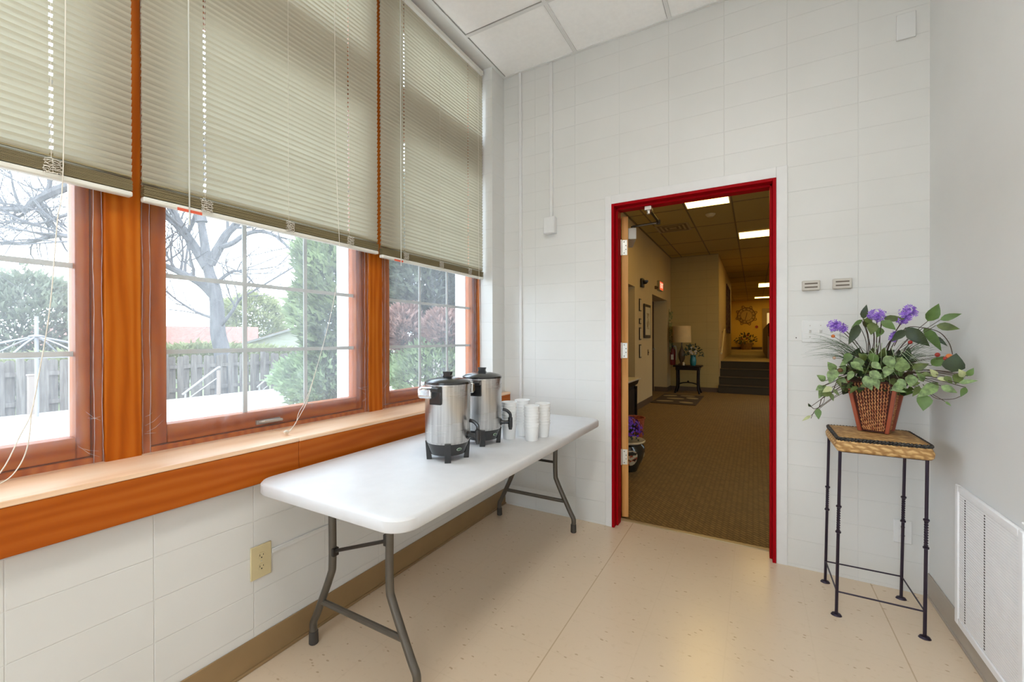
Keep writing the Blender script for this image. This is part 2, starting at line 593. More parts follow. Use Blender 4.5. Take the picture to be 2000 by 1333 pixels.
# ---------------------------------------------------------------- windows
PITCH_W = 1.0405
def window(n, y0, y1, last=False):
    """y0..y1: faces of the mullions on either side"""
    r = sroot('window_%d' % n, (-1.8, (y0 + y1) / 2, .85))
    def off(o):
        o.location = (1.8, -(y0 + y1) / 2, -.85)
        return o
    g0, g1 = y0 + .080, y1 - (.047 if last else .057)
    # mullion on the near side
    off(MB().box(-1.90, -1.745, y0 - .0915, y0, .848, 3.17).build('mullion', w_v, r, bevel=.004))
    if last:
        off(MB().box(-1.90, -1.737, y1 - .012, y1, .848, 3.17).build('jamb_strip', w_v, r, bevel=.002))
    # frame lining
    b = MB()
    b.box(-1.88, -1.762, y0, y0 + .030, .848, 3.15).box(-1.88, -1.762, y1 - .022, y1 - (.012 if last else 0), .848, 3.15)
    b.box(-1.88, -1.762, y0 + .03, y1 - .022, .846, .872)
    b.box(-1.88, -1.742, y0 + .001, y1 - .013, 2.50, 2.655)
    b.box(-1.88, -1.762, y0 + .03, y1 - .022, 3.12, 3.17)
    off(b.build('window_frame', w_v, r, bevel=.003))
    for (z0, z1, nm) in ((.874, 2.495, 'casement_sash'), (2.658, 3.118, 'upper_sash')):
        b = MB()
        rb, rt = (.064, .075) if nm == 'casement_sash' else (.05, .045)
        b.box(-1.835, -1.775, y0 + .033, g0, z0, z1).box(-1.835, -1.775, g1, y1 - .024, z0, z1)
        s = off(b.build(nm, w_v, r, bevel=.004))
        b = MB()
        b.box(-1.835, -1.775, g0, g1, z0, z0 + rb).box(-1.835, -1.775, g0, g1, z1 - rt, z1)
        x = b.build('sash_rail', w_h, s, bevel=.004)
        off(MB().box(-1.806, -1.803, g0 - .004, g1 + .004, z0 + rb - .004, z1 - rt + .004).build('glass', m_glass, r, smooth=False))
        if nm == 'casement_sash':
            b = MB()
            for yv in (g0 + .273, g0 + .541):
                b.box(-1.8025, -1.796, yv - .008, yv + .008, z0 + rb, z1 - rt)
            for zh in (1.191, 1.459, 1.727, 1.995, 2.263):
                b.box(-1.8023, -1.7965, g0, g1, zh - .008, zh + .008)
            off(b.build('muntin', m_muntin, r, smooth=False))
            mount = MB().box(-1.775, -1.765, g0 + .30, g0 + .40, .885, .902).tube([(-1.765, g0 + .31, .894), (-1.752, g0 + .325, .897), (-1.752, g0 + .40, .893)], .006)
            off(mount.build('crank_handle', M('grey_crank', (.42, .38, .34), .4, .3), r))
    b = MB()
    xo = -1.85 if n == 1 else -1.93
    b.box(xo, -1.838, g1 + .002, g1 + .03, .90, 3.1).box(-1.93, -1.838, g0 - .03, g0 - .002, .90, 3.1)
    b.box(-1.95, -1.838, g0, g1, .87, .90)
    off(b.build('outer_jamb', m_extwhite, r, bevel=.002))
    return r, g0, g1
M1, M2 = .609, 1.6485
wins = {1: (M1 - PITCH_W, M1 - .0915, False), 2: (M1, M2 - .0915, False), 3: (M2, 2.577, True)}
for kk in range(2):
    wins[4 + kk] = (M1 - PITCH_W * (2 + kk), M1 - PITCH_W * (1 + kk) - .0915, False)
for n, (a, c, l) in wins.items():
    window(n, a, c, l)

# shrink film stretched over the casements
def film(y0, y1, label, dense):
    random.seed(int(y0 * 100) + 5)
    ny, nz = 60, 80
    z0, z1 = .8495, 2.50
    vs = []
    ph = [random.uniform(0, 6.3) for _ in range(8)]
    for j in range(nz + 1):
        for i in range(ny + 1):
            u, v = i / ny, j / nz
            v = v ** 1.6
            e = min(u, 1 - u)
            wr = math.exp(-e * 14) * .004 * math.sin(v * 95 + ph[0] + 5 * math.sin(v * 13 + ph[1])) + math.exp(-v * 22) * .004 * math.sin(u * 70 + ph[2] + 6 * math.sin(u * 9 + ph[3]))
            wr *= (1 if 0 < i < ny else 0)
            foot = max(0, 1 - v * 30) * .020
            vs.append((-1.7565 + wr * .9 + foot + .001 * math.sin(u * 19 + v * 11), lerp(y0 + .002, y1 - .002, u), lerp(z0, z1, v)))
    fs = [(j * (ny + 1) + i, j * (ny + 1) + i + 1, (j + 1) * (ny + 1) + i + 1, (j + 1) * (ny + 1) + i) for j in range(nz) for i in range(ny)]
    mb = MB(); mb._add(vs, fs)
    o = mb.build('plastic_film', m_film, smooth=True, ang=0, recalc=False)
    tag(o, label, 'window film', 'insulating films over the windows')
    # creased taped edge and loose folds
    e = MB()
    for yy, sgn in ((y0 + .004, 1), (y1 - .004, -1)):
        for q in range(2):
            pts = [(-1.751 + random.uniform(-.0015, .0015), yy + sgn * (q * .020 + .0012 * math.sin(t * .5 + ph[4 + q])), lerp(.852, 2.49, t / 60)) for t in range(61)]
            e.tube(pts, [.0004 + .0005 * abs(math.sin(t * 1.7)) for t in range(61)], 4)
    pts = [(-1.735 + random.uniform(-.004, .006), lerp(y0 + .004, y1 - .004, t / 70), .8497) for t in range(71)]
    e.tube(pts, .0011, 4)
    for q in range(dense):
        yb = random.choice((y0 + .012, y1 - .012)) + random.uniform(-.004, .004)
        zb = random.uniform(.87, 1.0)
        s = 1 if yb < (y0 + y1) / 2 else -1
        L = random.uniform(.02, .055)
        up = random.uniform(-.6, 1.2)
        e.tube([(-1.754, yb, zb), (-1.7525, yb + s * L * .5, zb + up * L * .35), (-1.755, yb + s * L, zb + up * L)], [.0002, .0005, .0001], 4)
    e.build('film_crease', m_filmedge, o, smooth=True, ang=0)
    return o
film(M1 - PITCH_W, M1 - .0915, 'creased clear plastic film over the left window, behind the long looped cord', 8)
film(M1, M2 - .0915, 'creased clear plastic film over the middle window between the two wooden posts', 9)
film(M2, 2.565, 'creased clear plastic film over the right window beside the coffee urns', 8)

# ---------------------------------------------------------------- blinds
def blind(y0, y1, holes, bundles, ladders, label, wand=None, tagy=None, zb=1.680, seed=1):
    random.seed(seed)
    X0 = -1.705
    zt = 3.130
    r = thing('window_blind', label, 'window blind', (X0, (y0 + y1) / 2, zb), 'cream mini blinds on the window wall')
    L = (-X0, -(y0 + y1) / 2, -zb)
    def off(o):
        o.location = L
        return o
    b = MB().box(X0 - .014, X0 + .013, y0, y1, zt + .002, zt + .030)
    b.box(X0 + .013, X0 + .016, y0, y1, zt + .0, zt + .006)
    off(b.build('headrail', m_rail, r, bevel=.002))
    # slats: cambered, nearly closed, cord holes punched in the middle third
    sec = [(.0062, .0118), (.0044, .0040), (-.0004, -.0040), (-.0066, -.0120)]
    cuts = sorted(holes)
    segs = []
    a = y0
    for h in cuts:
        segs.append((a, h - .004, False)); segs.append((h - .004, h + .004, True)); a = h + .004
    segs.append((a, y1, False))
    mb = MB()
    z = zb + .068
    while z < zt - .006:
        jit = random.uniform(-.0006, .0006)
        sag = random.uniform(-.0008, .0008)
        for s0, s1, hole in segs:
            for q in range(3):
                if hole and q == 1:
                    continue
                (xa, za), (xb, zb_) = sec[q], sec[q + 1]
                mb.quad((X0 + xa + jit, s0, z + za + sag), (X0 + xa + jit, s1, z + za + sag), (X0 + xb + jit, s1, z + zb_ + sag), (X0 + xb + jit, s0, z + zb_ + sag))
        z += .0205
    off(mb.build('slats', m_slat, r, smooth=False, recalc=False))
    mb = MB()
    z = zb + .019
    for i in range(13):
        dx = random.uniform(-.0012, .0012)
        sg = random.uniform(-.0005, .0005)
        mb.box(X0 - .0125 + dx, X0 + .0125 + dx, y0 + random.uniform(0, .002), y1 - random.uniform(0, .002), z + sg, z + .0012 + sg)
        z += .0026
    for i in range(3):      # the last, half-raised slats
        t = (i + 1) * .32
        mb.quad((X0 - .012 * (1 - t * .5), y0, z + .004 + i * .0055 + .008 * t), (X0 - .012 * (1 - t * .5), y1, z + .004 + i * .0055 + .008 * t), (X0 + .012 * (1 - t * .5), y1, z + .004 + i * .0055 - .006 * t), (X0 + .012 * (1 - t * .5), y0, z + .004 + i * .0055 - .006 * t))
    off(mb.build('stacked_slats', m_stack, r, smooth=False, recalc=False))
    off(MB().box(X0 - .013, X0 + .013, y0, y1, zb, zb + .0165).build('bottom_rail', m_rail, r, bevel=.005, seg=3))
    for h in ladders:
        mb = MB()
        mb.tube([(X0 + .0065, h - .001, zt), (X0 + .0062, h - .001, zb + .06), (X0 + .014, h, zb + .05), (X0 + .0145, h, zb + .015)], .0007, 4)
        mb.tube([(X0 - .0065, h + .001, zt), (X0 - .0125, h + .001, zb + .06)], .0007, 4)
        off(mb.build('ladder_cord', m_cord, r, ang=0))
    for h in bundles:
        mb = MB()
        for q in range(9):
            pts = []
            zz = zb + .012 + q * .0048
            for t in range(13):
                an = t / 12 * PI
                pts.append((X0 + .014 + .006 * math.sin(an) + random.uniform(0, .003), h + .017 * math.cos(an * 1.0 + (q % 2) * PI) + random.uniform(-.004, .004), zz + random.uniform(-.003, .003)))
            mb.tube(pts, .0011, 4)
        off(mb.build('cord_bundle', m_cord, r, ang=0))
    if wand:
        yw, zw = wand
        off(MB().tube([(X0 + .016, yw, zt + .005), (X0 + .017, yw, zw)], .0022, 8).build('tilt_wand', m_wand, r))
    if tagy:
        off(MB().box(X0 + .0132, X0 + .0138, tagy[0], tagy[1], zb - .004, zb + .006).build('warning_tag', m_redtag, r, smooth=False))
    return r
bl1 = blind(-.425, .571, [.395], [.395], [.395, -.25], 'cream mini blind with long looped pull cord over the left window', seed=3, zb=1.682)
bl2 = blind(.597, 1.575, [.776, 1.395], [.776, 1.089, 1.395], [.776, 1.089, 1.395], 'middle cream mini blind of three, between the two orange wooden posts', (.722, 1.629), (.688, .762), seed=4, zb=1.676)
bl3 = blind(1.599, 2.557, [1.772, 2.384], [1.772, 2.08, 2.384], [1.772, 2.08, 2.384], 'cream mini blind nearest the white corner, its headrail in view', (1.73, 1.638), (1.684, 1.75), seed=5, zb=1.664)
def cord(r, paths, rad, name, loc):
    for p in paths:
        mb = MB().tube(smooth_path(p, 5), rad, 5)
        o = mb.build(name, m_cord, r, ang=0)
        o.location = tuple(-c for c in loc)
l1 = bl1.location; l2 = bl2.location; l3 = bl3.location
cord(bl1, [[(-1.688, .423, 3.12), (-1.688, .423, 2.4), (-1.686, .414, 1.715), (-1.69, .403, 1.569), (-1.69, .392, 1.382), (-1.69, .382, 1.268), (-1.69, .368, 1.156), (-1.69, .352, 1.04), (-1.69, .332, .982), (-1.69, .296, .89), (-1.66, .24, .852), (-1.62, .17, .851), (-1.60, .08, .851)],
           [(-1.69, .352, 1.04), (-1.69, .345, .952), (-1.69, .327, .895), (-1.69, .296, .863), (-1.65, .21, .852), (-1.60, .14, .851)]], .0014, 'pull_cord', l1)
cord(bl2, [[(-1.688, 1.31, 3.12), (-1.688, 1.31, 2.2), (-1.686, 1.329, 1.614), (-1.69, 1.308, 1.456), (-1.69, 1.267, 1.289), (-1.69, 1.209, 1.106), (-1.69, 1.159, .975), (-1.688, 1.123, .923), (-1.68, 1.104, .882), (-1.662, 1.06, .856)],
           [(-1.69, 1.209, 1.106), (-1.69, 1.165, .972), (-1.686, 1.13, .915), (-1.675, 1.09, .872), (-1.658, 1.062, .856)]], .0012, 'pull_cord', l2)
o = MB().lathe([(.001, 0), (.007, .003), (.008, .012), (.004, .026), (.001, .028)], (0, 0, 0), 12).build('cord_tassel', m_cord, bl2)
o.rotation_euler = (R(75), 0, R(30))
o.location = (-1.652 - l2.x, 1.05 - l2.y, .856 - l2.z)
cord(bl3, [[(-1.69, 2.49, 3.1), (-1.69, 2.49, 2.2), (-1.688, 2.491, 1.661), (-1.688, 2.50, 1.4), (-1.69, 2.507, 1.1), (-1.69, 2.50, .90), (-1.66, 2.49, .852)]], .0012, 'pull_cord', l3)

# ---------------------------------------------------------------- doorway: red steel frame, open wooden door, closer
m_red = M('red_frame_enamel', (.34, .002, .006), .45, var=.02, vscale=6, coat=.0, spec=.05)
w_door = wood('door_birch', (.46, .20, .05), (.60, .29, .085), (.68, .36, .13), 'Z')
d1 = sroot('door_1', (DX0, YB, 0))
DL = (-DX0, -YB, 0)
def dof(o):
    o.location = DL
    return o
b = MB()
b.box(DX0, DX0 + .0175, YB - .010, 2.90, 0, DZ).box(DX1 - .0175, DX1, YB - .010, 2.90, 0, DZ)
b.box(DX0 + .0175, DX1 - .0175, YB - .010, 2.90, DZ - .0175, DZ)
b.box(DX0 + .0175, DX0 + .030, YB + .035, 2.848, 0, DZ - .0175).box(DX1 - .030, DX1 - .0175, YB + .035, 2.848, 0, DZ - .0175)
b.box(DX0 + .0175, DX1 - .0175, YB + .035, 2.848, DZ - .032, DZ - .0175)
dof(b.build('door_frame', m_red, d1, bevel=.002))
TH = R(18.5)
HP = Vector((DX0 + .020, 2.902, 0))                # hinge line
MD = Matrix.Translation(HP) @ Matrix.Rotation(TH, 4, 'Z')   # local: +y along the leaf, +x thickness
leaf = MB().box(.002, .046, .003, .875, .012, 2.072, MD).build('door_leaf', w_door, d1, bevel=.0015)
dof(leaf)
for z in (1.86, 1.155, .425):
    b = MB()
    b.box(.004, .040, -.0005, .003, z - .052, z + .052, MD)
    b.tube([MD @ Vector((-.002, -.003, z - .054)), MD @ Vector((-.002, -.003, z + .054))], .0075, 10)
    b.box(-.018, .0, -.002, .001, z - .052, z + .052, MD)
    h = dof(b.build('hinge', m_steel, d1, bevel=.001))
    b = MB()
    for dz in (-.038, -.013, .013, .038):
        c = MD @ Vector((.030 if abs(dz) < .02 else .018, -.0012, z + dz))
        b.ball(c, .0035, 6)
    b.build('hinge_screw', m_dark, h)
m_cl = M('closer_grey_enamel', (.52, .51, .46), .4)
b = MB().box(.046, .105, .045, .33, 1.925, 2.005, MD)
clo = dof(b.build('door_closer', m_cl, d1, bevel=.006))
A = MD @ Vector((.085, .12, 2.012))
E1 = Vector((-.578, 3.06, 2.04))
Fp = Vector((-.590, 2.81, 2.068))
b = MB()
b.tube([A, A + Vector((0, 0, .02))], .012, 8)
b.tube([A + Vector((0, 0, .018)), E1], .008, 6)
b.build('closer_arm', M('dark_arm_steel', (.10, .09, .075), .4, .8), clo)
b = MB()
b.tube([E1 + Vector((0, 0, .008)), Fp], .009, 6).tube([E1 - Vector((0, 0, .012)), E1 + Vector((0, 0, .016))], .014, 8)
b.build('closer_forearm', M('dark_arm_steel', (.1, .09, .08)), clo)
b = MB().box(-.612, -.568, 2.785, 2.84, 2.058, 2.084).tube([(-.59, 2.81, 2.035), (-.59, 2.81, 2.07)], .013, 10)
b.build('frame_bracket', m_steel, clo, bevel=.003)
# brass-coloured threshold strip
struct(MB().prism([(DX0 + .0176, 2.868, 0), (DX0 + .0176, 2.900, 0), (DX0 + .0176, 2.897, .007), (DX0 + .0176, 2.873, .005)], (DX1 - DX0 - .0352, 0, 0)).build('trim_4', M('threshold_strip', (.40, .31, .17), .4, .3), bevel=.001))

# ---------------------------------------------------------------- hallway shell
HT = (.46, .36, .20)
m_hwall = M('hall_plaster_tan', (.55, .41, .21), .6, var=.02, vscale=3)
m_hblock = blocks('hall_block_tan', (.42, .295, .10), 'X', -1.77, 0, w=.406, h=.2032, rough=.6, mortar_col=(.30, .20, .06), bump=1.0)
m_hceil = M('hall_ceiling_tile', (.46, .345, .11), .85, var=.03, vscale=30, bump=.2)
m_htee = M('hall_tee_dark', (.20, .145, .05), .6)
m_hbase = M('hall_base_brown', (.10, .055, .025), .5)
def carpet():
    m, nt, b = _new('hall_carpet')
    tc = nt.nodes.new('ShaderNodeTexCoord').outputs['Object']
    mp = nt.nodes.new('ShaderNodeMapping'); mp.inputs['Rotation'].default_value = (0, 0, R(45))
    nt.links.new(tc, mp.inputs[0])
    ch = nt.nodes.new('ShaderNodeTexBrick'); ch.offset = .5
    ch.inputs['Scale'].default_value = 1; ch.inputs['Brick Width'].default_value = .05; ch.inputs['Row Height'].default_value = .025
    ch.inputs['Mortar Size'].default_value = .006; ch.inputs['Mortar Smooth'].default_value = 1
    ch.inputs['Color1'].default_value = (.28, .165, .045, 1); ch.inputs['Color2'].default_value = (.22, .128, .034, 1); ch.inputs['Mortar'].default_value = (.12, .07, .018, 1)
    nt.links.new(mp.outputs[0], ch.inputs['Vector'])
    n = _noise(nt, tc, 120, 2, .7)
    x = nt.nodes.new('ShaderNodeMix'); x.data_type = 'RGBA'; x.blend_type = 'MULTIPLY'; x.inputs['Factor'].default_value = 1
    nt.links.new(ch.outputs['Color'], x.inputs['A'])
    nt.links.new(_ramp(nt, n, [(.3, (.75, .73, .70)), (.7, (1, 1, 1))]), x.inputs['B'])
    nt.links.new(x.outputs['Result'], b.inputs['Base Color'])
    b.inputs['Roughness'].default_value = .95
    _bump(nt, b, n, .5, .004)
    return m
m_carpet = carpet()
HZ, FY, UZ, HX0, HX1 = 3.2, 10.88, .69, -1.77, 1.45
struct(box(-3.2, 3.2, 2.87, 12.0, -.12, -.001).build('floor', m_carpet, smooth=False))
b = MB()
b.box(HX0 - .4, HX0, 2.9, 6.15, 0, HZ)
b.box(HX0 - .4, HX0, 6.15, 7.33, 2.13, HZ)
b.box(HX0 - .4, HX0, 7.33, 8.74, 0, HZ)
b.box(HX0 - .4, HX0, 8.74, 10.42, 2.13, HZ)
b.box(HX0 - .4, HX0, 10.42, FY, 0, HZ)
struct(b.build('wall_left', m_hwall, smooth=False))
struct(box(HX0 - .4, -.72, FY, FY + .2, 0, HZ).build('wall_front', m_hblock, smooth=False))
b = MB()
b.box(-.90, -.72, FY + .2, 17, 0, HZ).box(-1.25, -1.05, 17, 25, 0, HZ).box(-1.05, -.90, 16.9, 17, 0, HZ)
struct(b.build('wall_left', m_hwall, smooth=False))
m_yellow = M('yellow_end_wall', (.72, .47, .07), .6, var=.02)
struct(box(-1.25, 2.2, 25, 25.2, 0, HZ).build('wall_front', m_yellow, smooth=False))
b = MB()
b.box(HX1, HX1 + .2, 2.9, 7.9, 0, HZ).box(HX1, HX1 + .2, 7.9, 10.1, 2.2, HZ).box(HX1, HX1 + .2, 10.1, 25, 0, HZ)
struct(b.build('wall_right', m_hwall, smooth=False))
struct(box(-2.17, -1.93, 2.9, 3.0, 0, HZ).build('wall_rear', m_hwall, smooth=False))
# added glazed double door, unseen on the right, that lights the carpet patch
d4 = sroot('door_4', (HX1, 9.0, 0))
b = MB()
for ya, yb in ((7.9, 9.0), (9.0, 10.1)):
    b.box(.05, .10, ya - 9.0, ya - 8.97, 0, 2.2).box(.05, .10, yb - 9.03, yb - 9.0, 0, 2.2).box(.05, .10, ya - 8.97, yb - 9.03, 0, .05).box(.05, .10, ya - 8.97, yb - 9.03, 2.16, 2.2)
b.build('door_leaf', M('bronze_aluminium', (.08, .07, .06), .4, .6), d4, bevel=.003)
box(.07, .075, -1.06, 1.06, .05, 2.16).build('glass', clear_sheet('tinted_door_glass', .0, .08, tint=(.5, .52, .52)), d4, smooth=False)
struct(box(HX1 + .2, 12, 4, 14, -.12, -.02).build('ground_side', M('side_pavement', (.3, .3, .28), .8), smooth=False))
# hall ceiling
hc = struct(box(-2.2, 2.2, 2.9, 25.2, HZ, HZ + .05).build('ceiling', m_hceil, smooth=False))
b = MB()
hx = [-1.51, -.90, -.28, .33, .94]
for x in hx:
    b.box(x - .011, x + .011, 2.9, 25, HZ - .004, HZ + .002)
y = 3.22
while y < 25:
    b.box(HX0, HX1, y - .012, y + .012, HZ - .0035, HZ + .002)
    y += 1.217
b.box(HX0, HX0 + .03, 2.9, FY, HZ - .004, HZ + .002).box(HX0, -.72, FY - .03, FY, HZ - .004, HZ + .002)
b.build('ceiling_grid', m_htee, hc, smooth=False)
# hall baseboards
b = MB()
for ya, yb in ((2.9, 6.15), (7.33, 8.74), (10.42, FY)):
    b.box(HX0, HX0 + .008, ya, yb, 0, .11)
b.box(HX0 + .008, -.72, FY - .008, FY, 0, .10)
b.box(HX0 - .29, HX0, 10.411, 10.42, 0, .11)
struct(b.build('baseboard_hall', m_hbase, smooth=False))
b = MB().box(-1.05, 1.4, 24.99, 25, UZ, UZ + .13)
struct(b.build('baseboard_front', m_hbase, smooth=False))
# recessed dark doors in the left wall
m_brownDoor = wood('dark_walnut_door', (.030, .014, .008), (.05, .022, .012), (.08, .038, .02), 'Z')
for n, (ya, yb) in ((2, (8.74, 10.42)), (3, (6.15, 7.33))):
    r = sroot('door_%d' % n, (HX0 - .3, (ya + yb) / 2, 0))
    h = (yb - ya) / 2
    box(-.045, 0, -h + .002, h - .002, .005, 2.12).build('door_leaf', m_brownDoor, r, bevel=.003)
    kn = MB().lathe([(.02, 0), (.028, .015), (.022, .045), (.001, .05)], (0, 0, 0), 16).build('door_knob', m_steel, r)
    kn.location = (.0, h - .12, 1.0)
    kn.rotation_euler = (0, R(90), 0)
# steps up to the far corridor
m_step = M('dark_step_carpet', (.045, .030, .015), .95, bump=.4, bscale=150)
m_up = M('upper_carpet_tan', (.33, .25, .13), .95, bump=.3, bscale=120)
b = MB()
pts = [(-.72, FY - .08, 0)]
for i in range(4):
    pts += [(-.72, FY - .08 + .285 * i, .1725 * (i + 1) - .001), (-.72, FY - .08 + .285 * (i + 1), .1725 * (i + 1) - .001)]
pts += [(-.72, FY - .08 + .285 * 4, 0)]
b.prism(pts, (HX1 + .72, 0, 0))
for i in range(4):
    b.tube([(-.72, FY - .083 + .285 * i, .1725 * (i + 1) - .012), (HX1, FY - .083 + .285 * i, .1725 * (i + 1) - .012)], .012, 8)
st = struct(b.build('stair_1', m_step, ang=30))
st.location = (0, 0, 0)
struct(box(-1.25, 2.2, FY - .08 + .285 * 3 + .02, 25, UZ - .12, UZ + .002).build('floor', m_up, smooth=False))

# ---------------------------------------------------------------- hallway things
m_lens = M('lit_diffuser', (.9, .88, .8), .4, emit=(1.0, .66, .16), estr=HALL_LAMP)
m_fixw = M('fixture_white', (.75, .70, .60), .4)
def troffer(x0, x1, y0, y1, z, label, group, lens):
    r = thing('ceiling_light', label, 'ceiling light', ((x0 + x1) / 2, (y0 + y1) / 2, z), group)
    hx_, hy_ = (x1 - x0) / 2, (y1 - y0) / 2
    b = MB()
    t = .016
    b.box(-hx_, hx_, -hy_, -hy_ + t, -.010, .0).box(-hx_, hx_, hy_ - t, hy_, -.010, 0).box(-hx_, -hx_ + t, -hy_ + t, hy_ - t, -.010, 0).box(hx_ - t, hx_, -hy_ + t, hy_ - t, -.010, 0)
    b.build('frame', m_fixw, r, smooth=False)
    box(-hx_ + t, hx_ - t, -hy_ + t, hy_ - t, -.007, -.001).build('diffuser', lens, r, smooth=False)
    return r
g = 'lit ceiling lights along the hallway'
troffer(-.885, -.295, 5.66, 6.865, HZ - .003, 'lit rectangular ceiling light nearest the red doorway, cut off by its head', g, m_lens)
troffer(-.265, .925, 8.86, 9.44, HZ - .003, 'lit ceiling light second from the red doorway, lying crosswise', g, m_lens)
troffer(.34, .93, 11.6, 12.8, HZ - .003, 'third lit ceiling light down the hallway, only its slanted corner showing', g, m_lens)
troffer(.34 - .22, .93 - .22, 17.35, 18.6, HZ - .003, 'fourth lit ceiling light down the hallway, small above the far clock', g, m_lens)
troffer(.0, 1.2, 22.9, 23.6, HZ - .003, 'farthest lit ceiling light, a thin bright strip before the yellow wall', g, m_lens)

# return air grille and smoke detector
r = thing('ceiling_vent', 'dark-slotted square air vent in the tan hallway ceiling', 'air vent', (-1.245, 7.93, HZ - .004))
m_vent = M('vent_tan', (.42, .32, .14), .5)
MB().box(-.275, .275, -.275, .275, -.006, 0).build('frame', m_vent, r, bevel=.003)
b = MB()
for i, s in enumerate((.235, .165, .095)):
    b.box(-s, s, -s, -s + .035, -.0085, -.006).box(-s, s, s - .035, s, -.0085, -.006).box(-s, -s + .035, -s, s, -.0085, -.006).box(s - .035, s, -s, s, -.0085, -.006)
b.build('vent_slot', m_htee, r, smooth=False)
r = MB().lathe([(.001, -.045), (.04, -.043), (.055, -.03), (.07, -.012), (.075, 0)], (0, 0, 0), 24).build('smoke_detector', M('detector_cream', (.55, .45, .25), .5))
r.location = (-.60, 7.35, HZ - .004)
tag(r, 'round smoke detector on the hallway ceiling near the first light', 'smoke detector')

# wall-mounted pieces on the left hall wall
m_frame = M('black_frame', (.02, .012, .008), .4)
m_mat = M('picture_mat', (.55, .47, .30), .6)
r = thing('picture_frame', 'black-framed narrow picture with pale mat on the tan hallway wall', 'picture', (HX0, 8.21, 1.57))
box(0.001, .03, -.26, .26, -.315, .315).build('frame', m_frame, r, bevel=.006)
box(.03, .032, -.205, .205, -.26, .26).build('mat', m_mat, r, smooth=False)
b = MB().box(.032, .033, -.10, .10, -.15, .15)
b.build('print', two_tone('brown_print', (.20, .13, .06), (.50, .42, .26), 12, .6), r, smooth=False)
for i, (za, zb_, lab) in enumerate(((1.73, 1.95, 'topmost of four small dark frames seen edge-on'), (1.50, 1.60, 'smallest of four dark frames seen edge-on, second from top'), (1.22, 1.44, 'third from top of four dark frames seen edge-on'), (.90, 1.14, 'lowest of four dark frames seen edge-on'))):
    r = thing('small_frame', lab + ' on hallway wall', 'picture', (HX0, 7.68, (za + zb_) / 2), 'small frames in a column')
    h = (zb_ - za) / 2
    box(.001, .018, -.06, .06, -h, h).build('frame', m_frame, r, bevel=.002)
    box(.018, .019, -.045, .045, -h + .02, h - .02).build('print', m_mat, r, smooth=False)
r = thing('emergency_light', 'black wall lamp housing high on the hallway wall before the red sign', 'emergency light', (HX0, 7.78, 2.25))
MB().box(.001, .05, -.07, .07, -.09, .07).build('housing', m_black, r, bevel=.01)
MB().lathe([(.02, 0), (.05, .03), (.055, .06), (.001, .07)], (.075, 0, -.03), 16).build('lamp_head', m_black, r)
r = thing('exit_sign', 'lit red exit sign on the hallway wall above the dark recessed door', 'exit sign', (HX0, 9.42, 2.36))
MB().box(.001, .055, -.19, .19, -.10, .10).build('housing', M('sign_housing', (.32, .27, .13), .4), r, bevel=.006)
m_exit = M('exit_red', (.7, .08, .03), .5, emit=(1.0, .10, .03), estr=.9)
box(.055, .057, -.17, .17, -.085, .085).build('sign_face', m_exit, r, smooth=False)
me = text_mesh('EXIT', .15, .002)
me.materials.append(M('exit_letter', (.9, .6, .45), .5, emit=(1, .62, .45), estr=1.0))
t = bpy.data.objects.new('lettering', me); COL.objects.link(t); t.parent = r
t.rotation_euler = (R(90), 0, R(90)); t.location = (.0585, 0, 0)
r = thing('wall_switch', 'small dark wall switch below the black-framed picture', 'light switch', (HX0, 8.35, .98))
box(.001, .008, -.035, .035, -.055, .055).build('plate', M('brown_plate', (.14, .08, .03), .5), r, bevel=.002)
box(.008, .018, -.006, .006, -.012, .012).build('toggle', m_dark, r, bevel=.001)
r = thing('wall_siren', 'tiny brown wall sounder left of the red exit sign', 'alarm', (HX0, 9.02, 2.29))
MB().box(.001, .04, -.04, .04, -.03, .03).tube([(.04, 0, 0), (.07, 0, 0)], [.018, .03], 12).build('sounder', M('sounder_brown', (.16, .09, .035), .5), r)

# fire extinguisher
r = thing('fire_extinguisher', 'red fire extinguisher with white hose on the wall beside the lamp table', 'fire extinguisher', (HX0 + .09, 10.62, .62))
MB().lathe([(.001, 0), (.06, .004), (.065, .02), (.065, .33), (.05, .38), (.02, .40), (.018, .42)], (0, 0, 0), 20).build('cylinder', M('extinguisher_red', (.16, .008, .008), .35), r)
MB().box(-.02, .02, -.03, .03, .42, .46).tube([(0, -.02, .455), (0, -.09, .49)], .008, 6).tube([(0, -.02, .44), (0, -.09, .44)], .008, 6).build('valve', m_black, r)
MB().tube(smooth_path([(.02, -.02, .44), (.07, -.04, .44), (.085, -.03, .30), (.075, -.02, .12)]), .011, 8).build('hose', M('pale_hose', (.55, .5, .42), .5), r)
MB().box(-.03, .03, -.067, -.064, .13, .25).build('label_plate', M('paper_white', (.7, .66, .58), .6), r)

# hanging greenery on the left wall corner
random.seed(11)
b = MB()
for i in range(90):
    z = random.uniform(.95, 1.9)
    y = random.uniform(10.5, 10.78)
    p = Vector((HX0 + random.uniform(.012, .05), y, z))
    b.leaf(p, p + Vector((random.uniform(.0, .03), random.uniform(-.05, .05), random.uniform(-.08, -.02))), .6, (1, -.5, 0))
b.tube(smooth_path([(HX0 + .012, 10.62, 1.95), (HX0 + .014, 10.60, 1.5), (HX0 + .014, 10.66, .95)]), .006, 5)
o = b.build('hanging_vine', M('dusty_vine_green', (.20, .20, .07), .7), ang=0)
tag(o, 'dusty green vine hanging in the corner left of the lamp', 'hanging plant')

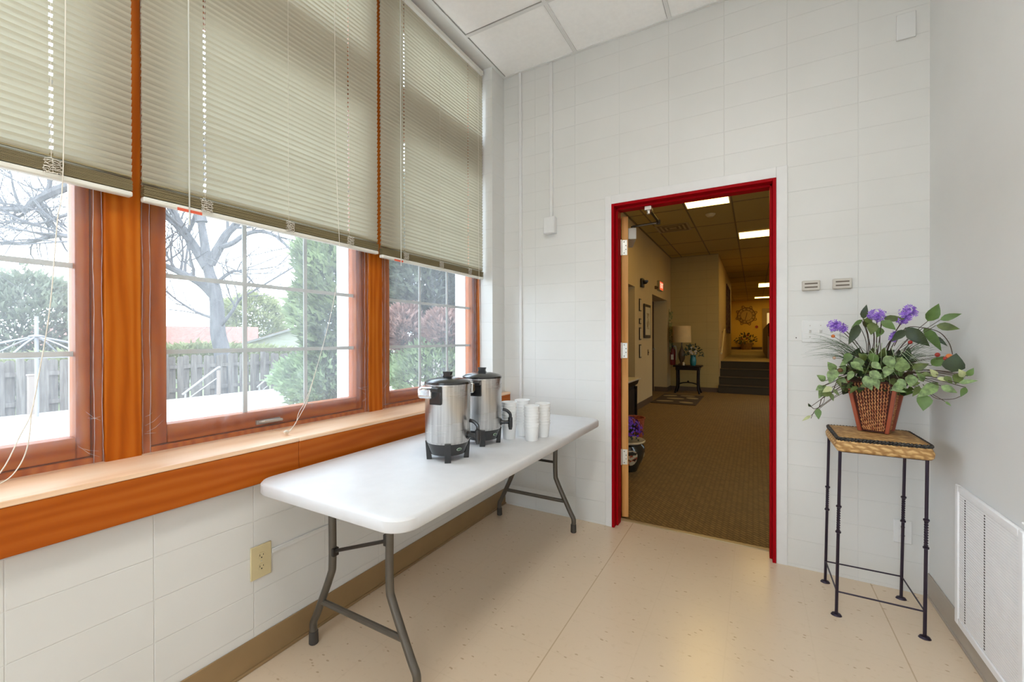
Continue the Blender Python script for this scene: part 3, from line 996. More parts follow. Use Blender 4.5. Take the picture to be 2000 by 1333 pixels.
# end table, lamp, vase
m_dkwood = wood('ebonised_wood', (.008, .006, .005), (.014, .009, .007), (.03, .016, .01), 'X')
r = thing('end_table', 'small dark curved-leg end table against the tan block wall', 'table', (-1.32, 10.45, 0))
MB().box(-.30, .30, -.20, .20, .60, .635).build('tabletop', m_dkwood, r, bevel=.008)
MB().box(-.25, .25, -.16, .16, .53, .60).build('apron', m_dkwood, r, bevel=.004)
for sx in (-1, 1):
    for sy in (-1, 1):
        MB().tube(smooth_path([(sx * .22, sy * .14, .56), (sx * .215, sy * .135, .35), (sx * .22, sy * .14, .15), (sx * .26, sy * .17, 0)]), .022, 6).build('leg', m_dkwood, r)
MB().tube([(-.21, 0, .20), (-.1, 0, .23), (0, 0, .24), (.1, 0, .23), (.21, 0, .20)], .014, 6).ball((0, 0, .262), .022, 8).build('stretcher', m_dkwood, r)
r = thing('table_lamp', 'table lamp with wide cream drum shade on the dark end table', 'lamp', (-1.462, 10.50, .635))
MB().lathe([(.001, 0), (.08, .0), (.085, .02), (.03, .05), (.07, .15), (.08, .25), (.03, .38), (.012, .45), (.012, .60)], (0, 0, 0), 20).build('lamp_base', M('lamp_base_bronze', (.10, .06, .03), .4), r)
MB().lathe([(.205, .52), (.195, .90), (.192, .90), (.202, .52)], (0, 0, 0), 32).build('lamp_shade', translucent('lamp_shade_linen', (.80, .60, .30), .3, .8), r, ang=60)
r = thing('turquoise_vase', 'turquoise vase of dark leaves and white flowers on the end table', 'vase', (-1.20, 10.34, .635))
MB().lathe([(.001, 0), (.05, 0), (.065, .04), (.07, .12), (.055, .20), (.06, .235), (.055, .235), (.05, .20)], (0, 0, 0), 24).build('vase', M('turquoise_glaze', (.02, .16, .18), .2), r)
b = MB(); f = MB()
for i in range(120):
    an = random.uniform(0, 2 * PI); el = random.uniform(-.2, 1.4); L = random.uniform(.08, .22)
    d = Vector((math.cos(an) * math.cos(el), math.sin(an) * math.cos(el) * .7, math.sin(el)))
    p = Vector((0, 0, .25)) + d * L
    b.leaf(p, p + d * .05 + Vector((random.uniform(-.03, .03), 0, random.uniform(-.04, .03))), .5, (random.uniform(-.5, .5), -1, .4))
for i in range(12):
    p = Vector((random.uniform(-.06, .10), random.uniform(-.14, -.06), random.uniform(.27, .42)))
    for q in range(5):
        f.leaf(p, p + Vector((math.cos(q * 1.25) * .03, -.005, math.sin(q * 1.25) * .03)), .6, (0, -1, 0))
b.build('foliage', M('dark_leaf_green', (.020, .035, .015), .6), r, ang=0)
f.build('flowers', M('white_petal', (.55, .5, .42), .6), r, ang=0)
r = MB().lathe([(.001, 0), (.028, 0), (.028, .06), (.022, .07), (.022, .075)], (0, 0, 0), 14).build('candle_jar', M('candle_cream', (.50, .42, .28), .4))
r.location = (-1.40, 10.30, .635)
tag(r, 'small cream candle jar beside the turquoise vase', 'candle')

# rug with leaf ovals
r = thing('patterned_rug', 'dark brown rug with pale oval leaf shapes on the hall carpet', 'rug', (-1.36, 9.25, 0))
box(-.39, .42, -.78, .70, 0, .012).build('rug_field', M('rug_brown', (.055, .032, .014), .95, bump=.4), r, bevel=.004)
b = MB()
for (cx, cy, a, w_, h) in ((-.18, -.45, 12, .16, .09), (.22, -.5, -8, .13, .10), (-.05, .0, 5, .17, .10), (.25, .18, -15, .12, .13), (-.22, .42, 10, .14, .12), (.12, .52, 0, .15, .08)):
    pts = [(cx + w_ * math.cos(t / 16 * 2 * PI), cy + h * math.sin(t / 16 * 2 * PI) + math.sin(R(a)) * w_ * math.cos(t / 16 * 2 * PI), .0122) for t in range(16)]
    b.prism(pts, (0, 0, .0012))
b.build('rug_oval', M('rug_tan', (.30, .22, .10), .95), r, smooth=False)

# marble-topped cabinet behind the door
r = thing('console_cabinet', 'carved dark wood cabinet with white marble top behind the open door', 'cabinet', (-1.60, 5.62, 0))
b = MB().box(-.165, .13, -.50, .50, .05, .60).box(-.165, .15, -.52, .52, 0, .06)
b.build('body', m_dkwood, r, bevel=.006)
MB().prism([(-.165, -.55, .66), (.17, -.55, .66), (.15, -.54, .60), (.13, -.53, .58), (-.165, -.53, .58)], (0, 1.1, 0)).build('cornice', m_dkwood, r, bevel=.004)
MB().box(-.168, .19, -.57, .58, .66, .683).build('marble_top', M('white_marble', (.62, .56, .46), .3, var=.06, vscale=12), r, bevel=.006)
for s in (-1, 1):
    MB().tube([(.14, s * .46, .06), (.145, s * .46, .30), (.14, s * .46, .57)], [.026, .018, .026], 10).build('column', m_dkwood, r)
    MB().box(.131, .142, s * .22 - .19, s * .22 + .19, .10, .54).build('door', m_dkwood, r, bevel=.006)

# red wicker wastebasket
m_redw = two_tone('red_wicker', (.30, .045, .015), (.50, .12, .04), 60, .6, (1, 1, 4), bump=.6)
r = thing('wicker_wastebasket', 'orange-red wicker basket on the hall carpet beyond the porcelain planter', 'basket', (-1.245, 5.05, 0))
MB().lathe([(.001, .005), (.10, .005), (.135, .30), (.14, .30), (.145, .315), (.132, .315), (.128, .29), (.095, .02)], (0, 0, 0), 24).build('basket_body', m_redw, r)

# porcelain planter with purple flowers
r = thing('porcelain_planter', 'dark painted porcelain planter with purple flowers beside the open door', 'planter', (-1.055, 4.03, 0))
m_porc = M('porcelain_black', (.018, .02, .018), .15, coat=.5)
MB().lathe([(.001, 0), (.10, 0), (.105, .012), (.125, .06), (.158, .13), (.172, .19), (.165, .235), (.14, .262)], (0, 0, 0), 32).build('pot', m_porc, r)
MB().lathe([(.14, .258), (.172, .272), (.176, .282), (.165, .288), (.135, .276)], (0, 0, 0), 32).build('rim', M('porcelain_cream', (.55, .48, .34), .2), r)
b = MB()
for k in range(5):
    a0 = R(-60 + k * 72)
    ring = []
    for t in range(14):
        q = t / 14 * 2 * PI
        aa = a0 + .42 * math.cos(q) * (1 - .12 * math.cos(2 * q))
        zz = .145 + .075 * math.sin(q)
        rr = .1735 - abs(zz - .19) * .36 - .004 + (.0 if zz > .13 else -.006)
        prof = [(0, .10), (.012, .105), (.06, .125), (.13, .158), (.19, .172), (.235, .165), (.262, .14)]
        for i in range(len(prof) - 1):
            if prof[i][0] <= zz <= prof[i + 1][0]:
                rr = lerp(prof[i][1], prof[i + 1][1], (zz - prof[i][0]) / (prof[i + 1][0] - prof[i][0])) + .0018
        ring.append((rr, aa, zz))
    n0 = len(b.v)
    cz = .148
    b.v.append(((.167) * math.cos(a0), (.167) * math.sin(a0), cz))
    b.v += [(q[0] * math.cos(q[1]), q[0] * math.sin(q[1]), q[2]) for q in ring]
    b.f += [(n0, n0 + 1 + t, n0 + 1 + (t + 1) % 14) for t in range(14)]
b.build('painted_panel', two_tone('panel_painting', (.30, .06, .03), (.50, .44, .30), 26, .25, lo=.40, hi=.46, bump=0), r, ang=0)
b = MB(); f = MB()
for i in range(150):
    an = random.uniform(0, 2 * PI); rr = random.uniform(.0, .13); z = .30 + random.uniform(0, .10)
    p = Vector((rr * math.cos(an), rr * math.sin(an), z))
    b.leaf(p, p + Vector((random.uniform(-.05, .05), random.uniform(-.05, .05), random.uniform(-.01, .05))), .5, (0, -.5, 1))
for i in range(380):
    an = random.uniform(0, 2 * PI); el = random.uniform(-.35, 1.5)
    rr = .155 * random.uniform(.75, 1.05)
    c = Vector((rr * math.cos(an) * math.cos(el), rr * math.sin(an) * math.cos(el), .375 + .125 * math.sin(el)))
    nrm = (c - Vector((0, 0, .38))).normalized()
    t1 = nrm.cross(Vector((0, 0, 1))); t1 = t1.normalized() if t1.length > .1 else Vector((1, 0, 0)); t2 = nrm.cross(t1)
    s = .013
    f.quad(c - t1 * s, c - t2 * s + nrm * .003, c + t1 * s, c + t2 * s + nrm * .003)
b.build('foliage', M('dark_leaf_green', (.02, .035, .015)), r, ang=0)
f.build('flowers', M('violet_petal', (.13, .03, .42), .6, var=.35, vscale=60), r, ang=0)

# quilt, handrail, half wall, clock, far plant, far door
o = MB()
for i in range(24):
    y0_ = 13.85 + i * .09
    o.box(-.715 + .012 * math.sin(i * 1.3), -.700 + .012 * math.sin(i * 1.3), y0_, y0_ + .091, 1.42, 2.85)
q = o.build('wall_quilt', two_tone('quilt_plum', (.075, .018, .03), (.17, .10, .06), 14, .9, bump=.2), smooth=True)
tag(q, 'long dark plum quilt hanging on the wall above the steps', 'wall hanging')
r = thing('handrail', 'pale handrail on the wall beside the dark steps', 'handrail', (-.67, FY + .2, .9))
MB().tube([(0, 0, 0), (0, .95, .55), (0, 1.25, .58)], .02, 8).build('rail', M('pale_rail_wood', (.62, .50, .28), .4), r)
MB().tube([(-.05, .3, .12), (0, .3, .165)], .008, 6).build('bracket', m_steel, r)
MB().tube([(-.05, .95, .5), (0, .95, .545)], .008, 6).build('bracket', m_steel, r)
r = thing('ramp_wall', 'dark panelled half wall on the right of the far corridor', 'half wall', (.36, 13.6, UZ + .002))
MB().prism([(-.05, 0, 0), (-.05, 7, 0), (-.05, 7, .95), (-.05, .6, .95), (-.05, 0, .60)], (.1, 0, 0)).build('panel', M('half_wall_brown', (.13, .075, .03), .5), r, bevel=.004)
MB().tube([(0, 0, .62), (0, .6, .97), (0, 7, .97)], .025, 8).build('cap_rail', m_dkwood, r)
r = thing('wall_clock', 'large round ornate clock on the yellow end wall', 'clock', (-.36, 24.99, 2.44))
m_clk = M('clock_bronze', (.14, .07, .02), .5)
b = MB()
for rr, th in ((.40, .016), (.27, .010)):
    b.tube([(rr * math.cos(t / 32 * 2 * PI), -.03, rr * math.sin(t / 32 * 2 * PI)) for t in range(33)], th, 6, caps=False)
for k in range(8):
    a0 = k * PI / 4 + PI / 8
    b.tube(smooth_path([(.40 * math.cos(a0 - .3), -.03, .40 * math.sin(a0 - .3)), (.50 * math.cos(a0 - .1), -.03, .52 * math.sin(a0 - .1)), (.47 * math.cos(a0 + .05), -.03, .47 * math.sin(a0 + .05)), (.42 * math.cos(a0), -.03, .42 * math.sin(a0))]), .011, 5)
b.build('scroll_rim', m_clk, r, ang=0)
MB().prism([(.39 * math.cos(t / 32 * 2 * PI), -.012, .39 * math.sin(t / 32 * 2 * PI)) for t in range(32)], (0, .011, 0)).build('dial', M('clock_dial', (.52, .33, .08), .6), r)
for k, num in enumerate((3, 1, 2, 3, 2, 1, 2, 3, 4, 2, 1, 2)):
    b = MB()
    a0 = PI / 2 - k * PI / 6
    for j in range(num):
        off_ = (j - (num - 1) / 2) * .028
        c = Vector((math.cos(a0), 0, math.sin(a0))); t_ = Vector((-math.sin(a0), 0, math.cos(a0)))
        b.tube([c * .29 + t_ * off_ + Vector((0, -.016, 0)), c * .37 + t_ * off_ + Vector((0, -.016, 0))], .007, 4)
    b.build('numeral', m_dark, r, ang=0)
MB().tube([(0, -.03, -.04), (.03, -.03, .15)], .009, 4).tube([(.02, -.035, .05), (-.06, -.035, -.24)], .008, 4).build('clock_hand', m_dark, r)
r = thing('far_plant', 'leafy dark plant in a wicker pot below the round clock', 'potted plant', (-.36, 24.65, UZ + .002))
MB().lathe([(.001, 0), (.22, 0), (.30, .34), (.27, .34), (.2, .03)], (0, 0, 0), 20).build('wicker_pot', two_tone('tan_wicker', (.22, .12, .04), (.36, .22, .08), 40), r)
b = MB()
for i in range(170):
    an = random.uniform(0, 2 * PI); el = random.uniform(-.15, 1.5)
    d = Vector((math.cos(an) * math.cos(el), .6 * math.sin(an) * math.cos(el), math.sin(el) * .85))
    p = Vector((0, 0, .38)) + d * random.uniform(.15, .50)
    b.leaf(p, p + d * .10 + Vector((random.uniform(-.06, .06), -.03, random.uniform(-.12, .04))), .45, (random.uniform(-.5, .5), -1, .5))
b.build('foliage', M('far_leaf_green', (.045, .055, .018), .6), r, ang=0)
b = MB()
for c in ((.05, -.2, .72), (-.2, -.1, .55), (.02, -.25, .55)):
    b.ball(c, .05, 8)
b.build('flowers', M('rust_flower', (.25, .04, .02), .6), r)
r = MB().prism([(.07 * math.cos(t / 12 * 2 * PI), 0, .07 * math.sin(t / 12 * 2 * PI)) for t in range(12)], (0, .04, 0)).build('fire_bell', M('bell_red', (.3, .02, .01), .4))
r.location = (.10, 24.955, 1.85)
tag(r, 'small round red bell on the yellow wall right of the clock', 'bell')
r = sroot('door_5', (.80, 25, UZ))
box(-.46, .46, -.05, -.005, 0, 2.08).build('door_leaf', M('far_door_tan', (.36, .24, .07), .5), r, bevel=.004)
box(-.25, -.13, -.056, -.0502, 1.05, 1.85).build('door_window', M('frosted_lit_glass', (.8, .7, .4), .4, emit=(1, .8, .4), estr=.5), r, smooth=False)
MB().ball((-.38, -.09, .98), .035, 10).build('door_knob', m_steel, r)

# ---------------------------------------------------------------- folding table
m_hdpe = M('blow_moulded_white', (.66, .66, .665), .42, var=.01, bump=.15, bscale=300)
TX0, TX1, TY0, TY1, TZ = -1.553, -.838, .851, 2.612, .731
tcx, tcy = (TX0 + TX1) / 2, (TY0 + TY1) / 2
tb = thing('folding_table', 'long white plastic folding table with grey steel legs under the windows', 'table', (tcx, tcy, 0))
def rrect(x0, x1, y0, y1, r, z, n=7):
    pts = []
    for cx, cy, a0 in ((x1 - r, y1 - r, 0), (x0 + r, y1 - r, 90), (x0 + r, y0 + r, 180), (x1 - r, y0 + r, 270)):
        for i in range(n + 1):
            a = R(a0 + 90 * i / n)
            pts.append(Vector((cx + r * math.cos(a), cy + r * math.sin(a), z)))
    return pts
hx_, hy_ = (TX1 - TX0) / 2, (TY1 - TY0) / 2
mb = MB()
rings = []
for ins, z in ((.012, TZ), (.005, TZ - .002), (.0, TZ - .008), (.0, TZ - .036), (.004, TZ - .042), (.022, TZ - .042), (.026, TZ - .018)):
    rings.append(rrect(-hx_ + ins, hx_ - ins, -hy_ + ins, hy_ - ins, .075 - ins * .8, z))
n = len(rings[0])
# shallow finger notch in the near lip
for k in (3, 4, 5):
    for p in rings[k]:
        if p.y < -hy_ + .05 and -.26 < p.x < -.10:
            p.z += .008
vs = [p for rg in rings for p in rg]
fs = [tuple(range(n))]
for k in range(len(rings) - 1):
    fs += [(k * n + i, k * n + (i + 1) % n, (k + 1) * n + (i + 1) % n, (k + 1) * n + i) for i in range(n)]
fs.append(tuple(range((len(rings) - 1) * n, len(rings) * n))[::-1])
mb._add(vs, fs)
mb.build('tabletop', m_hdpe, tb, ang=40)
for end, yy in ((0, 1.095), (1, 2.545)):
    fy = yy - tcy
    LX = [(-1.437, -1.60 + .045), (-1.128, -1.003)]
    for i, (xu, xf) in enumerate(LX):
        path = smooth_path([(xu - tcx, fy, TZ - .02), (xu - tcx, fy, .55), (xu - tcx, fy, .36), (xu + (xf - xu) * .12 - tcx, fy, .30), (xu + (xf - xu) * .78 - tcx, fy, .135), (xf - tcx, fy + .0, .085), (xf - tcx, fy, .045)], 5)
        leg = MB().tube(path, .0148, 12).build('leg', m_legmetal, tb)
        MB().lathe([(.0155, .0), (.0185, .003), (.0175, .05), (.0155, .052)], (xf - tcx, fy, 0), 14).build('foot_cap', M('foot_cap_dark', (.05, .042, .035), .6), leg)
    b = MB().tube([(-1.50 - tcx, fy, .187), (-1.055 - tcx, fy, .187)], .0115, 10)
    b.build('crossbar', m_legmetal, tb)
    b = MB()
    if end == 0:
        b.tube([(-1.430 - tcx, fy, .405), (-1.135 - tcx, fy, .515)], .007, 8)
        b.box(-1.436 - tcx, -1.415 - tcx, fy - .012, fy + .012, .39, .42).box(-1.145 - tcx, -1.13 - tcx, fy - .014, fy + .014, .50, .54)
    else:
        b.tube([(-1.430 - tcx, fy, .43), (-1.135 - tcx, fy, .43)], .0085, 8)
    b.build('brace', M('brace_dark', (.04, .033, .028), .4, .4), tb)
    MB().box(-1.46 - tcx, -1.10 - tcx, fy - .02, fy + .02, TZ - .030, TZ - .018).build('leg_bracket', m_legmetal, tb, bevel=.003)

# ---------------------------------------------------------------- coffee urns
def brushed():
    m, nt, b = _new('brushed_steel')
    b.inputs['Metallic'].default_value = 1
    nt.links.new(_ramp(nt, _noise(nt, _pos(nt, (1, 1, .03)), 70, 3, .6), [(.32, (.46, .455, .45)), (.68, (.74, .735, .72))]), b.inputs['Base Color'])  # brush grain plus reflected vertical bands, both put into the colour
    f = _noise(nt, _pos(nt, (1, 1, 45)), 6, 3)
    nt.links.new(_ramp(nt, f, [(.3, (.27,) * 3), (.7, (.34,) * 3)]), b.inputs['Roughness'])
    return m
m_brush = brushed()
m_chrome = M('polished_chrome', (.80, .80, .80), .10, 1)
m_bakelite = M('black_bakelite', (.014, .014, .015), .22, coat=.4)
def urn(loc, rz, label, turn, r1=.0945):
    r = thing('coffee_urn', label, 'coffee urn', loc, 'stainless coffee urns on the folding table', rz)
    MB().lathe([(.001, .024), (.062, .022), (.074, .026), (.088, .068), (.0885, .074), (.001, .074)], (0, 0, 0), 40).build('base', m_bakelite, r)
    for k in range(4):
        a = k * PI / 2 + turn
        m = Matrix.Rotation(a, 4, 'Z')
        MB().prism([(.066, -.013, 0), (.088, -.013, 0), (.0935, -.013, .078), (.078, -.013, .078)], (0, .026, 0), m).build('foot', m_bakelite, r, bevel=.0015)
    MB().lathe([(.001, .074), (.089, .074), (.0905, .080), (r1, .084), (r1, .306), (r1 + .002, .312), (r1 + .002, .317), (r1 - .003, .318), (.001, .318)], (0, 0, 0), 56).build('body', m_brush, r, ang=50)
    lid = MB().lathe([(.092, .317), (.0955, .319), (.0955, .325), (.080, .333), (.045, .341), (.001, .344)], (0, 0, 0), 48).build('lid', m_bakelite, r, ang=50)
    MB().prism([(-.022, -.009, .342), (-.016, -.009, .352), (-.021, -.009, .366), (.021, -.009, .366), (.016, -.009, .352), (.022, -.009, .342)], (0, .018, 0)).build('lid_knob', m_bakelite, lid, bevel=.002)
    for s in (1, -1):
        m = Matrix.Rotation(-PI / 2 + (0 if s == 1 else PI), 4, 'Z')
        b = MB().box(r1 - .004, r1 + .010, -.026, .026, .238, .312, m)
        b.prism([(r1 + .004, -.026, .312), (r1 + .034, -.026, .306), (r1 + .034, -.026, .292), (r1 + .004, -.026, .288)], (0, .052, 0), m)
        h = b.build('handle', m_bakelite, r, bevel=.003)
        MB().prism([(r1 + .012, -.066, .312), (r1 + .034, -.066, .306), (r1 + .038, -.066, .272), (r1 + .018, -.066, .262), (r1 + .008, -.066, .27)], (0, .062, 0), m).build('handle_trim', m_chrome, h, bevel=.006, seg=3)
    # spigot on +x
    b = MB().tube([(r1 - .004, 0, .104), (r1 + .020, 0, .104), (r1 + .046, 0, .106)], [.012, .008, .010], 12)
    b.tube([(r1 + .046, 0, .128), (r1 + .046, 0, .085), (r1 + .046, 0, .070)], [.0115, .011, .008], 12)
    sp = b.build('spigot', m_bakelite, r)
    MB().tube(smooth_path([(r1 + .046, 0, .128), (r1 + .044, 0, .145), (r1 + .028, 0, .160), (r1 + .008, 0, .165)]), [.006] * 19, 8, ecc=1.3).build('lever', m_bakelite, sp)
    MB().tube([(r1 - .002, 0, .104), (r1 + .003, 0, .104)], .017, 16).build('spigot_collar', m_bakelite, sp)
    # small oval badge on the base
    m = Matrix.Rotation(R(-28), 4, 'Z') @ Matrix.Translation((.0835, 0, .052)) @ Matrix.Rotation(R(18), 4, 'Y')
    pts = [(0, .012 * math.cos(t / 20 * 2 * PI), .0065 * math.sin(t / 20 * 2 * PI)) for t in range(20)]
    bd = MB().prism(pts, (.0015, 0, 0), m).build('oval_badge', M('badge_pale_green', (.50, .60, .48), .3), r, smooth=False)
    pts = [(.0015, .0095 * math.cos(t / 20 * 2 * PI), .0045 * math.sin(t / 20 * 2 * PI)) for t in range(20)]
    MB().prism(pts, (.0006, 0, 0), m).build('badge_field', M('badge_dark_green', (.05, .10, .06), .3), bd, smooth=False)
    return r
urn((-1.130, 1.430, TZ), R(9), 'stainless coffee urn with black lid, the one nearer the camera', R(29))
urn((-1.150, 1.722, TZ), R(17), 'stainless coffee urn with black lid, standing behind the nearer urn', R(17))

# ---------------------------------------------------------------- foam cups, nested in four stacks
m_foam = M('white_foam', (.84, .84, .83), .6, bump=.1, bscale=500)
cup = MB().lathe([(.001, .0), (.0300, .0), (.0310, .002), (.0375, .068), (.0398, .0685), (.0403, .0705), (.0395, .0725), (.0370, .072), (.0292, .005), (.001, .004)], (0, 0, 0), 24).build('foam_cup', m_foam, ang=50)
first = True
random.seed(5)
for (x, y, nc, lab) in ((-1.078, 1.858, 9, 'stack of foam cups nearest the rear coffee urn'),
                        (-1.054, 1.952, 9, 'rear middle stack of foam cups, half hidden by the others'),
                        (-.962, 1.882, 8, 'front stack of foam cups, nearest the long table edge'),
                        (-.950, 1.984, 8, 'rightmost stack of foam cups on the white table')):
    for i in range(nc):
        if first:
            c = cup; first = False
        else:
            c = cup.copy(); COL.objects.link(c)
        c.location = (x + (random.uniform(-.001, .001) if i else 0), y + (random.uniform(-.001, .001) if i else 0), TZ + .0005 + i * .0142)
        order = ('lowest', 'second', 'third', 'fourth', 'fifth', 'sixth', 'seventh', 'eighth')
        nm = 'topmost cup of the ' if i == nc - 1 else ('lowest cup of the ' if i == 0 else order[i] + ' cup up in the ')
        tag(c, nm + lab, 'cup', 'nested foam cups on the folding table')

# ---------------------------------------------------------------- wall fittings
def outlet(name, label, loc, rot, w, h, col):
    r = thing(name, label, 'power outlet', loc, None, rot)
    box(.0005, .007, -w / 2, w / 2, -h / 2, h / 2).build('face_plate', col, r, bevel=.0025)
    for s in (1, -1):
        b = MB().prism([(.007, .015 * math.cos(t / 16 * 2 * PI), s * .021 + .0135 * math.sin(t / 16 * 2 * PI)) for t in range(16)], (.0015, 0, 0))
        rc = b.build('receptacle', col, r, bevel=.0005)
        b = MB().box(.0085, .0088, -.0075, -.0055, s * .021 - .001, s * .021 + .007).box(.0085, .0088, .0055, .0075, s * .021, s * .021 + .006)
        b.prism([(.0085, .0026 * math.cos(t / 8 * 2 * PI), s * .021 - .0065 + .0026 * math.sin(t / 8 * 2 * PI)) for t in range(8)], (.0004, 0, 0))
        b.build('slot', m_dark, rc, smooth=False)
    MB().ball((.007, 0, 0), .0025, 8).build('screw', m_steel, r)
    return r
outlet('power_outlet', 'yellowed ivory power outlet on the block wall under the window sill', (XL, .925, .394), 0, .078, .124, m_ivory)
outlet('power_outlet', 'white power outlet low on the wall behind the flower stand', (.628, YB, .290), R(-90), .068, .112, m_whiteplastic)
o = MB().box(0, .007, 0, 1.58, 0, .019).build('cable_raceway', m_block_left, smooth=True, bevel=.003)
o.location = (XL + .0005, .966, .404)
tag(o, 'painted cable raceway running along the wall right of the ivory outlet', 'cable cover')
o = MB().box(-.011, .011, -.013, 0, 0, ZC - TZ - .001 + .05).build('cable_raceway', m_trimwhite, bevel=.003)
o.location = (-1.488, YB - .0005, .745)
tag(o, 'long thin white raceway down the back wall next to the corner', 'cable cover')
o = MB().box(-.012, .012, -.014, 0, 0, ZC - 2.09 - .006).build('cable_raceway', m_trimwhite, bevel=.003)
o.location = (-1.241, YB - .0005, 2.09)
tag(o, 'thin white raceway dropping from ceiling to the small white box', 'cable cover')
r = thing('junction_box', 'small white wall box at the foot of the shorter raceway', 'electrical box', (-1.243, YB, 2.03))
box(-.042, .042, -.045, -.0005, -.058, .058).build('box_body', m_trimwhite, r, bevel=.004)
box(-.038, .038, -.049, -.045, -.054, .054).build('cover', m_trimwhite, r, bevel=.002)
r = thing('switch_plate', 'white three-gang switch plate behind the purple flowers', 'light switch', (.302, YB, 1.272))
box(-.082, .082, -.007, -.0005, -.058, .058).build('face_plate', m_whiteplastic, r, bevel=.0025)
for i in (-1, 0, 1):
    b = MB().prism([(i * .046 - .005, -.007, -.010), (i * .046 - .005, -.018, .006), (i * .046 - .005, -.014, .011), (i * .046 - .005, -.007, .012)], (.010, 0, 0))
    b.build('toggle', m_whiteplastic, r, bevel=.001)
    b = MB().ball((i * .046, -.0072, .030), .003, 6).ball((i * .046, -.0072, -.030), .003, 6)
    b.build('screw', m_beige, r)
for nm_, xc, zc_ in (('left one of two small beige louvred boxes above the switch plate', .259, 1.513), ('right one of two small beige louvred boxes above the switch plate', .391, 1.515)):
    r = thing('wall_sensor', nm_, 'sensor', (xc, YB, zc_), 'louvred boxes by the doorway')
    box(-.039, .039, -.024, -.0005, -.026, .026).build('housing', m_beige, r, bevel=.004)
    b = MB()
    for zz in (.010, -.009):
        b.box(-.028, .028, -.0245, -.024, zz - .0035, zz + .0035)
    b.build('louvre', m_dark if False else M('louvre_shadow', (.14, .11, .085), .7), r, smooth=False)
r = thing('blank_plate', 'blank painted cover plate high on the back wall near the right corner', 'cover plate', (.638, YB, 2.747))
box(-.036, .036, -.011, -.0005, -.062, .062).build('plate', m_wall, r, bevel=.003)
o = MB().ball((0, 0, 0), .003, 8).build('wall_nail', m_dark)
o.location = (.195, YB - .003, 1.238)
tag(o, 'tiny dark nail in the wall left of the switch plate', 'nail')

# register on the right wall
m_reg = M('register_white', (.86, .86, .87), .4)
r = thing('wall_register', 'large white perforated air register low on the right wall', 'air vent', (XR, 2.15, .36))
b = MB().box(-.014, -.0005, -.255, -.225, -.285, .280).box(-.014, -.0005, .225, .255, -.285, .280).box(-.014, -.0005, -.225, .225, .255, .280).box(-.014, -.0005, -.225, .225, -.285, -.255)
b.build('frame', m_reg, r, bevel=.004)
b = MB()
for i in range(50):
    z = -.253 + i * .0102
    b.prism([(-.004, -.225, z), (-.009, -.225, z + .0004), (-.009, -.225, z + .0094), (-.004, -.225, z + .0100)], (0, .45, 0))
b.build('louvre_panel', m_reg, r, smooth=False)
for yc in (.170, .008):
    b = MB()
    for i in range(48):
        z = -.247 + i * .0102
        b.box(-.0096, -.0090, yc - .004, yc + .004, z + .001, z + .0065)
    b.build('perforation', m_dark, r, smooth=False)
box(-.010, -.0005, -.245, -.235, .300, .306).build('damper_lever', m_reg, r, bevel=.002)

# ---------------------------------------------------------------- flower stand
def woven(name, c0, c1, cx=90, cz=90, rough=.7, bump=.8):
    m, nt, b = _new(name)
    v = _pos(nt)
    def wv(d, sc, dist):
        w = nt.nodes.new('ShaderNodeTexWave'); w.wave_type = 'BANDS'; w.bands_direction = d
        w.inputs['Scale'].default_value = sc; w.inputs['Distortion'].default_value = dist; w.inputs['Detail'].default_value = 2
        w.inputs['Detail Scale'].default_value = 2
        nt.links.new(v, w.inputs['Vector']); return w.outputs['Fac']
    a = wv('DIAGONAL', cx / 6, 3.0); c = wv('Z', cz / 6, 4.0)
    mx = nt.nodes.new('ShaderNodeMath'); mx.operation = 'MULTIPLY'
    nt.links.new(a, mx.inputs[0]); nt.links.new(c, mx.inputs[1])
    ad = nt.nodes.new('ShaderNodeMath'); ad.operation = 'MULTIPLY_ADD'; ad.inputs[1].default_value = .4
    nt.links.new(_noise(nt, v, 70, 3), ad.inputs[0]); nt.links.new(mx.outputs[0], ad.inputs[2])
    nt.links.new(_ramp(nt, ad.outputs[0], [(.15, c0), (.75, c1)]), b.inputs['Base Color'])
    b.inputs['Roughness'].default_value = rough
    _bump(nt, b, ad.outputs[0], bump, .003)
    return m
m_rattan = woven('seagrass_tan', (.34, .17, .05), (.66, .42, .17))
m_band = woven('black_braid', (.008, .007, .006), (.07, .06, .05), 200, 60)
fs_ = thing('flower_stand', 'square wrought-iron stand with woven seagrass top and black braided edge', 'plant stand', (.470, 2.50, 0))
SX0, SX1, SY0, SY1 = .320, .630, 2.338, 2.662
def sq(x0, x1, y0, y1, z, r=.018):
    return rrect(x0 - .470, x1 - .470, y0 - 2.50, y1 - 2.50, r, z, 4)
mb = MB()
rings = [sq(SX0, SX1, SY0, SY1, .736), sq(SX0 - .006, SX1 + .006, SY0 - .006, SY1 + .006, .745), sq(SX0 - .008, SX1 + .008, SY0 - .008, SY1 + .008, .762), sq(SX0 - .002, SX1 + .002, SY0 - .002, SY1 + .002, .780), sq(SX0 + .004, SX1 - .004, SY0 + .004, SY1 - .004, .797), sq(SX0 + .02, SX1 - .02, SY0 + .02, SY1 - .02, .800)]
n = len(rings[0])
fs2 = [tuple(range(n))[::-1]]
for k in range(len(rings) - 1):
    fs2 += [(k * n + i, k * n + (i + 1) % n, (k + 1) * n + (i + 1) % n, (k + 1) * n + i) for i in range(n)]
fs2.append(tuple(range((len(rings) - 1) * n, len(rings) * n)))
mb._add([p for q in rings for p in q], fs2)
seat = mb.build('woven_top', m_rattan, fs_, ang=60)
band = MB()
ring = sq(SX0 + .001, SX1 - .001, SY0 + .001, SY1 - .001, .791)
def dense(pts, step):
    out = []
    for i in range(len(pts)):
        a, c = pts[i], pts[(i + 1) % len(pts)]
        k = max(1, int((c - a).length / step))
        out += [a.lerp(c, t / k) for t in range(k)]
    return out
